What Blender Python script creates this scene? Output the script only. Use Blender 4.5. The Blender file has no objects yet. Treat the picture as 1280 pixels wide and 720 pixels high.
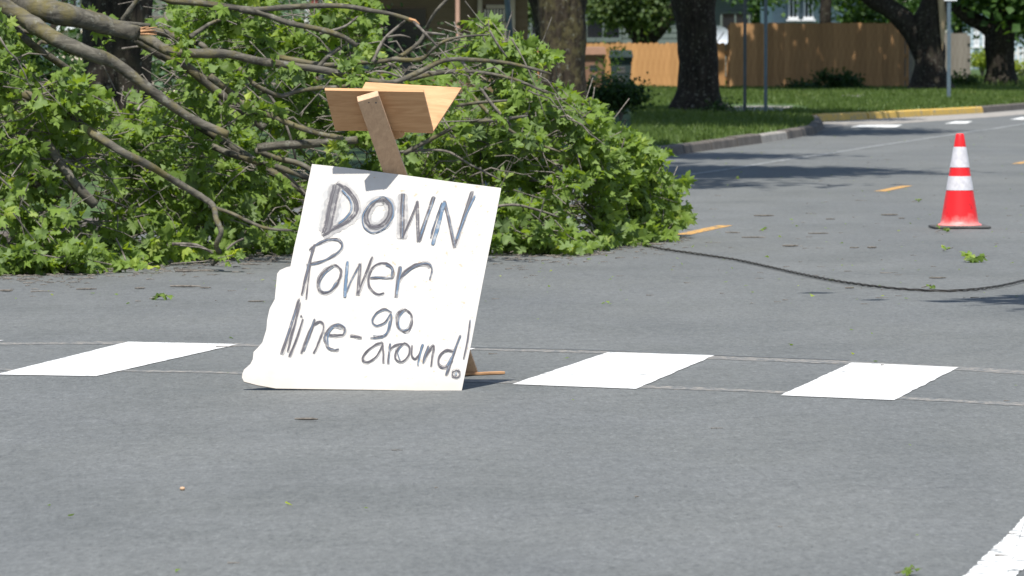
import bpy, math, random
import numpy as np
from mathutils import Vector, Matrix, noise

random.seed(7)
RNG = np.random.default_rng(7)
S = bpy.context.scene
COL = S.collection

# ---------------------------------------------------------------- camera, sky, sun, exposure
F = 7140.0                      # focal length in pixels of a 1280 px wide frame
CAMZ = 1.5
PITCH = math.atan(315.0 / F)
cd = bpy.data.cameras.new('camera')
cam = bpy.data.objects.new('camera', cd)
COL.objects.link(cam)
cam.location = (0, 0, CAMZ)
cam.rotation_euler = (math.pi / 2 - PITCH, 0, 0)
cd.sensor_width = 36.0
cd.lens = F / 1280 * 36.0
cd.clip_start = 0.5
cd.clip_end = 3000
cd.dof.use_dof = True
cd.dof.focus_distance = 25.5
cd.dof.aperture_fstop = 13.5
S.camera = cam

SUN_EL, SUN_AZ = math.radians(62), math.radians(188)   # azimuth from +Y clockwise: behind the camera, a little to the right
w = bpy.data.worlds.new('World')
S.world = w
w.use_nodes = True
nt = w.node_tree
nt.nodes.clear()
sky = nt.nodes.new('ShaderNodeTexSky')
sky.sky_type = 'NISHITA'
sky.sun_disc = False
sky.sun_elevation = SUN_EL
sky.sun_rotation = SUN_AZ
bg = nt.nodes.new('ShaderNodeBackground')
bg.inputs['Strength'].default_value = 0.11
wo = nt.nodes.new('ShaderNodeOutputWorld')
nt.links.new(sky.outputs[0], bg.inputs[0])
nt.links.new(bg.outputs[0], wo.inputs[0])

sd = bpy.data.lights.new('sun', 'SUN')
sd.energy = 4.6
sd.angle = math.radians(0.55)
sd.color = (1.0, 0.965, 0.91)
sun = bpy.data.objects.new('sun', sd)
COL.objects.link(sun)
sv = Vector((math.sin(SUN_AZ) * math.cos(SUN_EL), math.cos(SUN_AZ) * math.cos(SUN_EL), math.sin(SUN_EL)))
sun.rotation_euler = sv.to_track_quat('Z', 'Y').to_euler()
sun.location = sv * 60

S.view_settings.view_transform = 'Standard'
S.view_settings.look = 'None'
S.view_settings.gamma = 1.0
S.view_settings.exposure = 0.62

# ---------------------------------------------------------------- helpers
_sp, _cp = math.sin(PITCH), math.cos(PITCH)
def ray(px, py):
    a, b = (px - 640) / F, (360 - py) / F
    return Vector((a, _cp + b * _sp, -_sp + b * _cp))
def G(px, py, z=0.0):            # where the ground (height z) is seen
    d = ray(px, py)
    t = (z - CAMZ) / d.z
    return Vector((d.x * t, d.y * t, z))
def D(px, py, Y):                # the point seen there at distance Y
    d = ray(px, py)
    t = Y / d.y
    return Vector((d.x * t, Y, CAMZ + d.z * t))
def proj(p):
    dy, dz = p[1], p[2] - CAMZ
    f = dy * _cp - dz * _sp
    u = dy * _sp + dz * _cp
    return 640 + F * p[0] / f, 360 - F * u / f

def tag(o, label=None, cat=None, group=None, kind=None):
    if label: o['label'] = label
    if cat: o['category'] = cat
    if group: o['group'] = group
    if kind: o['kind'] = kind
    return o
def link(name, me, parent=None):
    o = bpy.data.objects.new(name, me)
    COL.objects.link(o)
    if parent: o.parent = parent
    return o
def empty(name, loc=(0, 0, 0), rz=0):
    o = bpy.data.objects.new(name, None)
    COL.objects.link(o)
    o.empty_display_size = 0.2
    o.location = loc
    o.rotation_euler = (0, 0, rz)
    return o
def off(o):                      # world offset of a parent, to build children in world coordinates
    return Vector(o.location) if o else Vector((0, 0, 0))

class MB:
    def __init__(s): s.v = []; s.f = []; s.smooth = False
    def add(s, vs, fs):
        n = len(s.v)
        s.v += [tuple(v) for v in vs]
        s.f += [tuple(n + i for i in f) for f in fs]
        return s
    def box(s, c, sz, rot=None, bev=0.0):
        x, y, z = sz[0] / 2, sz[1] / 2, sz[2] / 2
        if bev > 0:
            vs, idx = [], {}
            for sx in (-1, 1):
                for sy in (-1, 1):
                    for sz_ in (-1, 1):
                        for ax in range(3):
                            p = [sx * x, sy * y, sz_ * z]
                            sg = (sx, sy, sz_)
                            for k in range(3):
                                if k != ax: p[k] -= sg[k] * bev
                            idx[(sx, sy, sz_, ax)] = len(vs)
                            vs.append(Vector(p))
            fs = []
            for ax in range(3):
                o1, o2 = [k for k in range(3) if k != ax]
                for sg in (-1, 1):
                    q = []
                    for a, b in ((-1, -1), (1, -1), (1, 1), (-1, 1)):
                        k = [0, 0, 0]; k[ax] = sg; k[o1] = a; k[o2] = b
                        q.append(idx[(k[0], k[1], k[2], ax)])
                    fs.append(q)
            for ax in range(3):          # edge strips
                o1, o2 = [k for k in range(3) if k != ax]
                for a in (-1, 1):
                    for b in (-1, 1):
                        q = []
                        for e, face in ((-1, o1), (-1, o2), (1, o2), (1, o1)):
                            k = [0, 0, 0]; k[ax] = e; k[o1] = a; k[o2] = b
                            q.append(idx[(k[0], k[1], k[2], face)])
                        fs.append(q)
            for sx in (-1, 1):
                for sy in (-1, 1):
                    for sz_ in (-1, 1):
                        fs.append([idx[(sx, sy, sz_, 0)], idx[(sx, sy, sz_, 1)], idx[(sx, sy, sz_, 2)]])
        else:
            vs = [Vector((a * x, b * y, d * z)) for d in (-1, 1) for b in (-1, 1) for a in (-1, 1)]
            fs = [(0, 2, 3, 1), (4, 5, 7, 6), (0, 1, 5, 4), (2, 6, 7, 3), (0, 4, 6, 2), (1, 3, 7, 5)]
        if rot is not None: vs = [rot @ v for v in vs]
        s.add([v + Vector(c) for v in vs], fs)
        return s
    def tube(s, pts, rad, n=8, rough=0.0, cap=True, seed=0, freq=6.0):
        pts = [Vector(p) for p in pts]
        m = len(pts)
        if not hasattr(rad, '__len__'): rad = [rad] * m
        t0 = (pts[1] - pts[0]).normalized()
        up = Vector((0, 0, 1)) if abs(t0.z) < 0.9 else Vector((0, 1, 0))
        u = t0.cross(up).normalized()
        vs = []
        for i in range(m):
            t = (pts[min(i + 1, m - 1)] - pts[max(i - 1, 0)]).normalized()
            u = (u - t * u.dot(t)).normalized()
            v = t.cross(u)
            for k in range(n):
                a = 2 * math.pi * k / n
                d = u * math.cos(a) + v * math.sin(a)
                r = rad[i]
                if rough:
                    q = pts[i] + d * r
                    r *= 1 + rough * noise.noise((q + Vector((seed, 0, 0))) * freq) + rough * .5 * noise.noise((q + Vector((0, seed, 0))) * freq * 3)
                vs.append(pts[i] + d * r)
        fs = [(i * n + k, i * n + (k + 1) % n, (i + 1) * n + (k + 1) % n, (i + 1) * n + k) for i in range(m - 1) for k in range(n)]
        if cap:
            fs.append(tuple(range(n - 1, -1, -1)))
            fs.append(tuple((m - 1) * n + k for k in range(n)))
        s.add(vs, fs)
        return s
    def lathe(s, c, prof, n=32):
        vs = [(c[0] + r * math.cos(2 * math.pi * k / n), c[1] + r * math.sin(2 * math.pi * k / n), c[2] + z) for r, z in prof for k in range(n)]
        fs = [(i * n + k, i * n + (k + 1) % n, (i + 1) * n + (k + 1) % n, (i + 1) * n + k) for i in range(len(prof) - 1) for k in range(n)]
        s.add(vs, fs)
        return s
    def prism(s, poly, d):       # planar polygon extruded by vector d
        n = len(poly)
        d = Vector(d)
        s.add([Vector(p) for p in poly] + [Vector(p) + d for p in poly],
              [tuple(range(n)), tuple(range(2 * n - 1, n - 1, -1))] + [(i, n + i, n + (i + 1) % n, (i + 1) % n) for i in range(n)])
        return s
    def mesh(s, name, m, origin=None):
        me = bpy.data.meshes.new(name)
        o = Vector(origin) if origin is not None else Vector((0, 0, 0))
        me.from_pydata([(v[0] - o.x, v[1] - o.y, v[2] - o.z) for v in s.v], [], s.f)
        if s.smooth: me.polygons.foreach_set('use_smooth', [True] * len(me.polygons))
        me.materials.append(m)
        me.update()
        return me
    def build(s, name, m, parent=None, origin=None, root=None):
        # children: vertices were given in world coordinates; parent sits at a translation only
        base = off(root if root is not None else parent)
        o0 = Vector(origin) if origin is not None else base
        ob = link(name, s.mesh(name, m, o0), parent)
        ob.location = o0 - base
        return ob

def smooth_path(pts, k=4):
    pts = [Vector(p) for p in pts]
    out = []
    for i in range(len(pts) - 1):
        p0, p1, p2, p3 = pts[max(i - 1, 0)], pts[i], pts[i + 1], pts[min(i + 2, len(pts) - 1)]
        for j in range(k):
            t = j / k
            out.append(0.5 * ((2 * p1) + (p2 - p0) * t + (2 * p0 - 5 * p1 + 4 * p2 - p3) * t * t + (3 * p1 - p0 - 3 * p2 + p3) * t ** 3))
    out.append(pts[-1])
    return out

# ---------------------------------------------------------------- materials
class NT:
    def __init__(s, name):
        s.m = bpy.data.materials.new(name); s.m.use_nodes = True
        s.t = s.m.node_tree; s.t.nodes.clear()
        s.out = s.n('OutputMaterial')
    def n(s, k, **kw):
        nd = s.t.nodes.new('ShaderNode' + k)
        for a, b in kw.items(): setattr(nd, a, b)
        return nd
    def l(s, a, b): s.t.links.new(a, b)
    def coord(s, kind='Object', scale=(1, 1, 1), rot=(0, 0, 0)):
        tc = s.n('TexCoord'); mp = s.n('Mapping')
        mp.inputs['Scale'].default_value = scale
        mp.inputs['Rotation'].default_value = rot
        s.l(tc.outputs[kind], mp.inputs[0])
        return mp.outputs[0]
    def pos(s, scale=(1, 1, 1), rot=(0, 0, 0)):
        g = s.n('NewGeometry'); mp = s.n('Mapping')
        mp.inputs['Scale'].default_value = scale
        mp.inputs['Rotation'].default_value = rot
        s.l(g.outputs['Position'], mp.inputs[0])
        return mp.outputs[0]
    def noise(s, vec, scale, detail=4, rough=.55, dist=0):
        a = s.n('TexNoise')
        a.inputs['Scale'].default_value = scale; a.inputs['Detail'].default_value = detail
        a.inputs['Roughness'].default_value = rough; a.inputs['Distortion'].default_value = dist
        s.l(vec, a.inputs['Vector'])
        return a.outputs['Fac']
    def ramp(s, fac, stops):
        r = s.n('ValToRGB')
        e = r.color_ramp.elements
        while len(e) < len(stops): e.new(.5)
        for i, (p, c) in enumerate(stops):
            e[i].position = p
            e[i].color = (c, c, c, 1) if not hasattr(c, '__len__') else (c[0], c[1], c[2], 1)
        s.l(fac, r.inputs[0])
        return r.outputs[0]
    def mix(s, fac, a, b, mode='MIX'):
        m = s.n('Mix', data_type='RGBA', blend_type=mode)
        for sock, v in ((m.inputs[0], fac), (m.inputs[6], a), (m.inputs[7], b)):
            if isinstance(v, (int, float)): sock.default_value = v
            elif isinstance(v, tuple): sock.default_value = (v[0], v[1], v[2], 1)
            else: s.l(v, sock)
        return m.outputs[2]
    def bsdf(s, col, rough=.8, bump=None, strength=.3, dist=.01, spec=.3, metal=0):
        b = s.n('BsdfPrincipled')
        if isinstance(col, tuple): b.inputs['Base Color'].default_value = (col[0], col[1], col[2], 1)
        else: s.l(col, b.inputs['Base Color'])
        if isinstance(rough, (int, float)): b.inputs['Roughness'].default_value = rough
        else: s.l(rough, b.inputs['Roughness'])
        b.inputs['Specular IOR Level'].default_value = spec
        b.inputs['Metallic'].default_value = metal
        if bump is not None:
            bn = s.n('Bump'); bn.inputs['Strength'].default_value = strength; bn.inputs['Distance'].default_value = dist
            s.l(bump, bn.inputs['Height']); s.l(bn.outputs[0], b.inputs['Normal'])
        s.l(b.outputs[0], s.out.inputs[0])
        return b

def simple(name, col, rough=.7, var=.2, scale=8, spec=.3, metal=0, bump=.2, bd=.004, stretch=(1, 1, 1)):
    t = NT(name)
    v = t.coord('Object', stretch)
    f = t.noise(v, scale, 5)
    lo = tuple(c * (1 - var) for c in col); hi = tuple(min(c * (1 + var), .95) for c in col)
    c = t.ramp(f, [(.3, lo), (.7, hi)])
    t.bsdf(c, rough, f, bump, bd, spec, metal)
    return t.m

def m_asphalt():
    t = NT('asphalt')
    p = t.pos()
    ps = t.pos((1.1, .45, 1), (0, 0, math.radians(-14)))
    pl = t.pos((1.0, .16, 1), (0, 0, math.radians(11)))
    big = t.noise(p, .45, 4, .6)
    mid = t.noise(ps, 1.3, 5, .6)
    track = t.noise(pl, .9, 3, .5)
    fine = t.noise(t.pos((1, .22, 1), (0, 0, math.radians(-20))), 60, 3, .75)
    fine2 = t.noise(t.pos((1, .3, 1), (0, 0, math.radians(-14))), 19, 4, .7)
    c = t.ramp(big, [(.3, (.106, .111, .1065)), (.7, (.133, .1375, .131))])
    c = t.mix(t.ramp(mid, [(.3, .0), (.42, .0), (.62, .5)]), c, (.142, .147, .144))
    c = t.mix(t.ramp(mid, [(.25, .5), (.38, 0)]), c, (.078, .083, .086))
    c = t.mix(t.ramp(track, [(.35, .28), (.55, 0)]), c, (.090, .096, .099))
    c = t.mix(.9, c, t.ramp(fine, [(.22, .48), (.42, .92), (.6, 1.08), (.78, 1.6)]), 'MULTIPLY')
    c = t.mix(.8, c, t.ramp(fine2, [(.25, .76), (.75, 1.24)]), 'MULTIPLY')
    # small dark gouges lying across the street
    pg = t.pos((1.2, 5.0, 1), (0, 0, math.radians(4)))
    gg = t.noise(pg, 2.6, 4, .65)
    where = t.ramp(t.noise(p, .33, 3, .6), [(.42, 0), (.6, 1)])
    gk = t.mix(1.0, t.ramp(gg, [(.60, 0), (.70, .65)]), where, 'MULTIPLY')
    c = t.mix(gk, c, (.062, .065, .067))
    ll = t.noise(t.pos((.8, 9.0, 1), (0, 0, math.radians(-2))), 1.7, 3, .6)      # pale scuffs
    c = t.mix(t.mix(1.0, t.ramp(ll, [(.64, 0), (.72, .35)]), t.ramp(t.noise(p, .4, 2), [(.45, 0), (.6, 1)]), 'MULTIPLY'), c, (.20, .20, .195))
    # hair cracks
    vo = t.n('TexVoronoi', feature='DISTANCE_TO_EDGE'); vo.inputs['Scale'].default_value = .35
    ds = t.n('TexNoise'); ds.inputs['Scale'].default_value = 1.5; ds.inputs['Detail'].default_value = 5
    t.l(p, ds.inputs['Vector'])
    add = t.n('VectorMath', operation='ADD'); t.l(p, add.inputs[0]); t.l(ds.outputs['Color'], add.inputs[1])
    t.l(add.outputs[0], vo.inputs['Vector'])
    cr = t.ramp(vo.outputs['Distance'], [(.0, .45), (.006, 0)])
    crk = t.mix(1.0, cr, t.ramp(t.noise(p, .6, 2), [(.5, 0), (.6, 1)]), 'MULTIPLY')
    c = t.mix(crk, c, (.06, .062, .064))
    t.bsdf(c, .85, fine, .5, .006, .25)
    return t.m

def m_paint(name, col, under=(.112, .119, .119), wear=.35, scale=18, soft=.12, big=.0):
    t = NT(name)
    p = t.pos()
    f = t.noise(p, scale, 6, .7)
    f2 = t.noise(p, 1.7, 3, .5)
    g = t.n('Math', operation='ADD'); t.l(f, g.inputs[0])
    m2 = t.n('Math', operation='MULTIPLY'); t.l(f2, m2.inputs[0]); m2.inputs[1].default_value = big
    t.l(m2.outputs[0], g.inputs[1])
    k = t.ramp(g.outputs[0], [(wear, 1), (wear + soft, 0)])
    c = t.mix(k, col, under)
    c = t.mix(.6, c, t.ramp(t.noise(p, 60, 3, .7), [(.3, .85), (.7, 1.1)]), 'MULTIPLY')
    t.bsdf(c, .7, f, .3, .003, .3)
    return t.m

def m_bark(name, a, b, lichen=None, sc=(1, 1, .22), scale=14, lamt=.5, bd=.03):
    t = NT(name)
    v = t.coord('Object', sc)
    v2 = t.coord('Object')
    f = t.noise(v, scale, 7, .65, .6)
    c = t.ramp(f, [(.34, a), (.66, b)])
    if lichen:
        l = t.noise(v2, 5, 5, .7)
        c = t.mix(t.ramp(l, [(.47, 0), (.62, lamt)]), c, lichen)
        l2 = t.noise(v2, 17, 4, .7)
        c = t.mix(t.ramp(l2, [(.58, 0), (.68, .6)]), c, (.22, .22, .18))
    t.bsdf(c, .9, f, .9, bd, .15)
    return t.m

def m_leaf(name, base, hi, yel, mode='attr', trans=.38, paleback=True):
    t = NT(name)
    if mode == 'attr':
        a = t.n('Attribute', attribute_name='tint'); r = a.outputs['Fac']
    else:
        a = t.n('ObjectInfo'); r = a.outputs['Random']
    c = t.ramp(r, [(0, base), (.55, hi), (.85, hi), (1, yel)])
    v = t.pos()
    c = t.mix(.5, c, t.ramp(t.noise(v, 30, 3), [(.3, .8), (.7, 1.2)]), 'MULTIPLY')
    tc = t.mix(1.0, c, (1.6, 1.55, .45), 'MULTIPLY')
    if paleback:
        g = t.n('NewGeometry')
        bk = t.mix(.45, c, (.19, .26, .13))
        c = t.mix(g.outputs['Backfacing'], c, bk)
    b = t.n('BsdfPrincipled'); t.l(c, b.inputs['Base Color'])
    b.inputs['Roughness'].default_value = .55; b.inputs['Specular IOR Level'].default_value = .28
    tr = t.n('BsdfTranslucent'); t.l(tc, tr.inputs['Color'])
    mx = t.n('MixShader'); mx.inputs[0].default_value = trans
    t.l(b.outputs[0], mx.inputs[1]); t.l(tr.outputs[0], mx.inputs[2]); t.l(mx.outputs[0], t.out.inputs[0])
    return t.m

def m_wood(name, a, b, scale=3.0, sc=(1, 12, 12), knots=True, rough=.7, randomize=.0, coordk='Object'):
    t = NT(name)
    v = t.coord(coordk, sc)
    f = t.noise(v, scale, 6, .6, .8)
    c = t.ramp(f, [(.3, a), (.7, b)])
    if knots:
        vo = t.n('TexVoronoi'); vo.inputs['Scale'].default_value = 2.1
        t.l(t.coord(coordk, tuple(max(x * .3, .8) for x in sc)), vo.inputs['Vector'])
        c = t.mix(t.ramp(vo.outputs['Distance'], [(.05, .7), (.13, 0)]), c, tuple(x * .35 for x in a))
    if randomize:
        oi = t.n('ObjectInfo')
        c = t.mix(1.0, c, t.ramp(oi.outputs['Random'], [(0, 1 - randomize), (1, 1 + randomize)]), 'MULTIPLY')
    t.bsdf(c, rough, f, .3, .002, .25)
    return t.m

M = {}
M['asphalt'] = m_asphalt()
M['white_paint'] = m_paint('white_crosswalk_paint', (.60, .60, .58), wear=.335, soft=.10)
M['faded_white'] = m_paint('faded_white_paint', (.42, .42, .40), wear=.46, soft=.2, scale=9)
M['edge_white'] = m_paint('worn_white_paint', (.70, .70, .67), wear=.38, soft=.1, scale=14)
M['orange_paint'] = m_paint('orange_yellow_paint', (.55, .30, .07), wear=.40, soft=.12, scale=14)
M['tan_line'] = m_paint('old_tan_line', (.37, .325, .27), wear=.44, soft=.26, scale=22)
M['dark_seam'] = m_paint('dark_seam', (.092, .095, .095), wear=.50, soft=.2, scale=9)
M['concrete'] = simple('concrete', (.27, .25, .22), .9, .25, 6, bump=.3)
M['old_concrete'] = simple('old_concrete', (.11, .095, .08), .9, .35, 5, bump=.4, bd=.01)
M['yellow_kerb'] = m_paint('yellow_kerb_paint', (.56, .36, .075), under=(.28, .25, .18), wear=.36, soft=.1, scale=8)
M['soil'] = simple('soil_and_turf', (.05, .085, .022), .95, .45, 3, bump=.5, bd=.03)
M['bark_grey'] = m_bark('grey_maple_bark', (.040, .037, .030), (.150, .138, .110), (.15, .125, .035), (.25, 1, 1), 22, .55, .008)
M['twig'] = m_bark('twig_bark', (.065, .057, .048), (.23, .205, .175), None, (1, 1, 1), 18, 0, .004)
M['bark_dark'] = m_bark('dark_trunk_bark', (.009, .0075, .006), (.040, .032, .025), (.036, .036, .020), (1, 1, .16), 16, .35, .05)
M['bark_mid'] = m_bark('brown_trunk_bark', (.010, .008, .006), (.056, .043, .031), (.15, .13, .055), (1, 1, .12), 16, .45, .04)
M['torn_wood'] = simple('torn_pale_wood', (.34, .19, .095), .85, .35, 30, stretch=(.2, 1, 1))
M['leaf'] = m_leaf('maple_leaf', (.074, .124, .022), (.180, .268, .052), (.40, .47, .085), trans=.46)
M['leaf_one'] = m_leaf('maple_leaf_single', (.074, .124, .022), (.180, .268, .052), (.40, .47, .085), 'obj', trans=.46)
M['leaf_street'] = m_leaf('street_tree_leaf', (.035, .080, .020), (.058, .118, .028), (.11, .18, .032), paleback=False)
M['leaf_pale'] = m_leaf('pale_bluish_leaf', (.085, .14, .085), (.13, .20, .125), (.18, .26, .14), paleback=False)
M['leaf_bush'] = m_leaf('bush_leaf', (.018, .045, .014), (.035, .072, .020), (.07, .12, .03), paleback=False)
M['leaf_lime'] = m_leaf('lime_leaf', (.15, .22, .03), (.24, .30, .035), (.36, .33, .04), paleback=False)
M['leaf_conifer'] = m_leaf('drooping_leaf', (.05, .085, .03), (.09, .135, .045), (.15, .19, .06), paleback=False)
M['grass'] = m_leaf('grass_blade', (.052, .085, .017), (.085, .130, .028), (.15, .18, .045), paleback=False, trans=.3)
M['pine'] = m_wood('new_pine', (.40, .215, .10), (.54, .325, .165), 3.0, (2, 14, 14), knots=False)
M['pine_dark'] = m_wood('weathered_pine', (.42, .27, .165), (.56, .375, .235), 3.5, (14, 14, 2))
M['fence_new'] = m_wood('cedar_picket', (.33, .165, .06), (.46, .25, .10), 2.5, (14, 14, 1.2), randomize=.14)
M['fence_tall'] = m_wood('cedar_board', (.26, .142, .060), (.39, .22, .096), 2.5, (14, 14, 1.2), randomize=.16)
M['fence_grey'] = m_wood('grey_board', (.13, .115, .095), (.20, .18, .15), 2.5, (14, 14, 1.2), randomize=.12)
M['fence_white'] = simple('white_picket_paint', (.55, .55, .53), .7, .1)
M['cable'] = simple('black_cable_rubber', (.042, .038, .033), .6, .35, 30)
M['black_rubber'] = simple('black_rubber', (.075, .075, .072), .8, .3, 15)
M['metal_post'] = simple('galvanised_metal', (.10, .135, .16), .5, .2, 12, metal=.3)
M['metal_dark'] = simple('dark_green_grey_metal', (.07, .082, .088), .6, .2, 12, metal=.2)
M['sign_back'] = simple('sign_back_aluminium', (.22, .24, .25), .5, .12, 5, metal=.4)
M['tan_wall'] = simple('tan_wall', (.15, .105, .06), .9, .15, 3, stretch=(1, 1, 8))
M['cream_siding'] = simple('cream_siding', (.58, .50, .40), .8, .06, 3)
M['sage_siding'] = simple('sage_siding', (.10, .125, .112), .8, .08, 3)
M['blue_siding'] = simple('pale_blue_siding', (.33, .41, .45), .8, .08, 3)
M['slate_paint'] = simple('slate_blue_paint', (.10, .13, .17), .7, .15, 5)
M['red_paint'] = simple('dull_red_paint', (.20, .055, .045), .7, .2, 5)
M['white_trim'] = simple('white_trim', (.62, .63, .64), .6, .08, 5)
M['beige_trim'] = simple('beige_trim', (.40, .32, .23), .7, .1, 5)
M['roof'] = simple('roof_shingle', (.08, .075, .07), .9, .3, 6)
M['bin_brown'] = simple('brown_bin_plastic', (.22, .125, .08), .85, .1, 5)
M['bin_grey'] = simple('grey_green_bin_plastic', (.026, .040, .040), .95, .1, 5)
M['dish'] = simple('dish_grey_white', (.45, .48, .52), .5, .05, 5)
def m_glass():
    t = NT('window_glass'); t.bsdf((.012, .014, .018), .12, spec=.5); return t.m
M['glass'] = m_glass()
def m_cone():
    t = NT('cone_red_orange')
    v = t.coord()
    sx = t.n('SeparateXYZ'); t.l(v, sx.inputs[0])
    f = t.noise(v, 14, 5, .7)
    g = t.n('Math', operation='MULTIPLY_ADD'); t.l(f, g.inputs[0]); g.inputs[1].default_value = .16; t.l(sx.outputs['Z'], g.inputs[2])
    scuff = t.ramp(g.outputs[0], [(.10, .8), (.19, 0)])
    c = t.mix(scuff, (.66, .013, .016), (.60, .30, .27))
    d = t.noise(v, 26, 3, .6)
    c = t.mix(t.ramp(d, [(.63, 0), (.70, .75)]), c, (.13, .02, .02))
    b = t.bsdf(c, .45, f, .05, .002, .4)
    return t.m
M['cone'] = m_cone()
def m_band():
    t = NT('reflective_band')
    v = t.coord()
    f = t.noise(v, 30, 4)
    vo = t.n('TexVoronoi'); vo.inputs['Scale'].default_value = 90; t.l(v, vo.inputs['Vector'])
    c = t.ramp(f, [(.3, (.46, .45, .47)), (.7, (.60, .585, .60))])
    c = t.mix(t.ramp(vo.outputs['Distance'], [(.0, .25), (.5, 0)]), c, (.36, .36, .38))
    t.bsdf(c, .5, f, .1, .001, .3)
    return t.m
M['band'] = m_band()
def m_board():
    t = NT('white_painted_board')
    v = t.coord()
    f = t.noise(v, 3, 6, .65)
    c = t.ramp(f, [(.35, (.495, .465, .425)), (.7, (.59, .57, .535))])
    sx = t.n('SeparateXYZ'); t.l(v, sx.inputs[0])
    # brown water stain low on the sheet
    g = t.n('Math', operation='MULTIPLY_ADD'); t.l(t.noise(t.coord('Object', (1, 1, 3)), 3.5, 4, .6), g.inputs[0]); g.inputs[1].default_value = .30; t.l(sx.outputs['Z'], g.inputs[2])
    c = t.mix(t.ramp(g.outputs[0], [(.13, .40), (.20, .22), (.27, 0)]), c, (.46, .385, .29))
    c = t.mix(t.ramp(t.noise(v, 1.6, 3, .6), [(.55, 0), (.75, .45)]), c, (.44, .42, .39))
    d = t.noise(v, 45, 2, .5)
    gx = t.ramp(sx.outputs['X'], [(.42, 0), (.55, .75)])
    c = t.mix(t.mix(1.0, t.ramp(d, [(.66, 0), (.72, .9)]), gx, 'MULTIPLY'), c, (.45, .33, .22))
    t.bsdf(c, .75, f, .1, .003, .25)
    return t.m
M['board'] = m_board()
def m_ink(name, col, thr=.5, soft=.25, back=(.53, .505, .465)):
    t = NT(name)
    v = t.coord()
    f = t.noise(v, 26, 4, .6)
    c = t.mix(t.ramp(f, [(thr, 0), (thr + soft, .85)]), col, back)
    t.bsdf(c, .8)
    return t.m
M['ink_grey'] = m_ink('grey_marker', (.15, .147, .152), .50, .30)
M['ink_dark'] = m_ink('dark_marker', (.105, .098, .108), .58, .25)
M['ink_blue'] = m_ink('blue_marker', (.105, .165, .24), .50, .3)
for k_, v_ in enumerate((.42, .32, .21)):
    M['haze_%d' % k_] = m_ink('grey_overspray', (v_, v_ * .985, v_ * .96), .44 + .04 * k_, .34)
M['ink_smudge'] = m_ink('grey_smudge', (.29, .28, .275), .40, .30)

# ---------------------------------------------------------------- ground, road, markings, verges, kerbs
g = MB().add([(-900, -60, -.06), (900, -60, -.06), (900, 1500, -.06), (-900, 1500, -.06)], [(0, 1, 2, 3)]).build('ground', M['soil'])
tag(g, kind='structure')
CL0, CLS = 1.49, .192            # street centre line: X = CL0 + CLS (Y - 44.3)
def clx(y): return CL0 + CLS * (y - 44.3)
road = MB()
road.add([(-70, -30, 0), (70, -30, 0), (70, 23.0, 0), (-70, 23.0, 0)], [(0, 1, 2, 3)])
road.add([(-12.5, 23.0, 0), (12.0, 23.0, 0), (clx(60) + 5.6, 60, 0), (clx(150) + 6, 150, 0), (clx(420) + 6, 420, 0),
          (clx(420) - 9, 420, 0), (clx(150) - 9.5, 150, 0), (clx(110) - 11, 110, 0), (clx(60) - 10.0, 60, 0)],
         [(0, 1, 2, 3, 4, 5, 6, 7, 8)])
o = road.build('road', M['asphalt']); tag(o, kind='structure')

def quad_px(name, pts, mat, z, label=None, cat=None, kind=None, group=None, rag=0.0, sub=8):
    """a painted sheet on the road from ground points seen at pixels, edges slightly ragged"""
    P = [G(x, y, z) for x, y in pts]
    Q = []
    for i in range(len(P)):
        a, b = P[i], P[(i + 1) % len(P)]
        n = Vector((-(b - a).y, (b - a).x, 0)).normalized()
        for k in range(sub):
            q = a.lerp(b, k / sub)
            q += n * rag * (noise.noise(q * 5) + .7 * noise.noise(q * 23))
            Q.append(q)
    m = MB().add(Q, [tuple(range(len(Q)))])
    o = m.build(name, mat)
    tag(o, label, cat, group, kind)
    return o
quad_px('crosswalk_bar', [(-6, 468), (120, 470), (298, 430), (160, 427)], M['white_paint'], .003, kind='structure', rag=.006, sub=40)
quad_px('crosswalk_bar', [(318, 474), (452, 477), (594, 435), (458, 433)], M['white_paint'], .003, kind='structure', rag=.006, sub=40)
quad_px('crosswalk_bar', [(640, 480), (795, 486), (893, 444), (760, 440)], M['white_paint'], .003, kind='structure', rag=.006, sub=40)
quad_px('crosswalk_bar', [(975, 494), (1118, 500), (1198, 459), (1065, 453)], M['white_paint'], .003, kind='structure', rag=.006, sub=40)
quad_px('crosswalk_bar', [(1310, 508), (1470, 514), (1540, 472), (1395, 466)], M['white_paint'], .003, kind='structure', rag=.006, sub=40)
quad_px('crosswalk_bar', [(1650, 523), (1815, 530), (1870, 486), (1725, 480)], M['white_paint'], .003, kind='structure', rag=.006, sub=40)
quad_px('crosswalk_bar', [(-340, 462), (-190, 464), (5, 425), (-140, 423)], M['white_paint'], .003, kind='structure', rag=.006, sub=40)
def strip_px(name, pts, wpx, mat, z):
    P = [G(x, y, z) for x, y in pts]
    P = smooth_path(P, 6)
    vs = []
    for i, p in enumerate(P):
        t = (P[min(i + 1, len(P) - 1)] - P[max(i - 1, 0)]).normalized()
        n = Vector((-t.y, t.x, 0))
        r = wpx / 2 * (1 + .5 * noise.noise(p * 5))
        vs += [p - n * r, p + n * r]
    m = MB().add(vs, [(2 * i, 2 * i + 2, 2 * i + 3, 2 * i + 1) for i in range(len(P) - 1)])
    o = m.build(name, mat); tag(o, kind='structure')
strip_px('old_line', [(-150, 430), (0, 429.5), (160, 428.5), (300, 431), (480, 434), (600, 436.5), (760, 440.5), (900, 447), (1065, 453.5), (1200, 460.5), (1290, 466), (1450, 476)], .20, M['tan_line'], .0014)
strip_px('old_line', [(-150, 461), (0, 462), (150, 463), (300, 466), (450, 471), (640, 477.5), (800, 483), (975, 490), (1130, 497.5), (1290, 506), (1450, 514)], .16, M['tan_line'], .0014)
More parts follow.
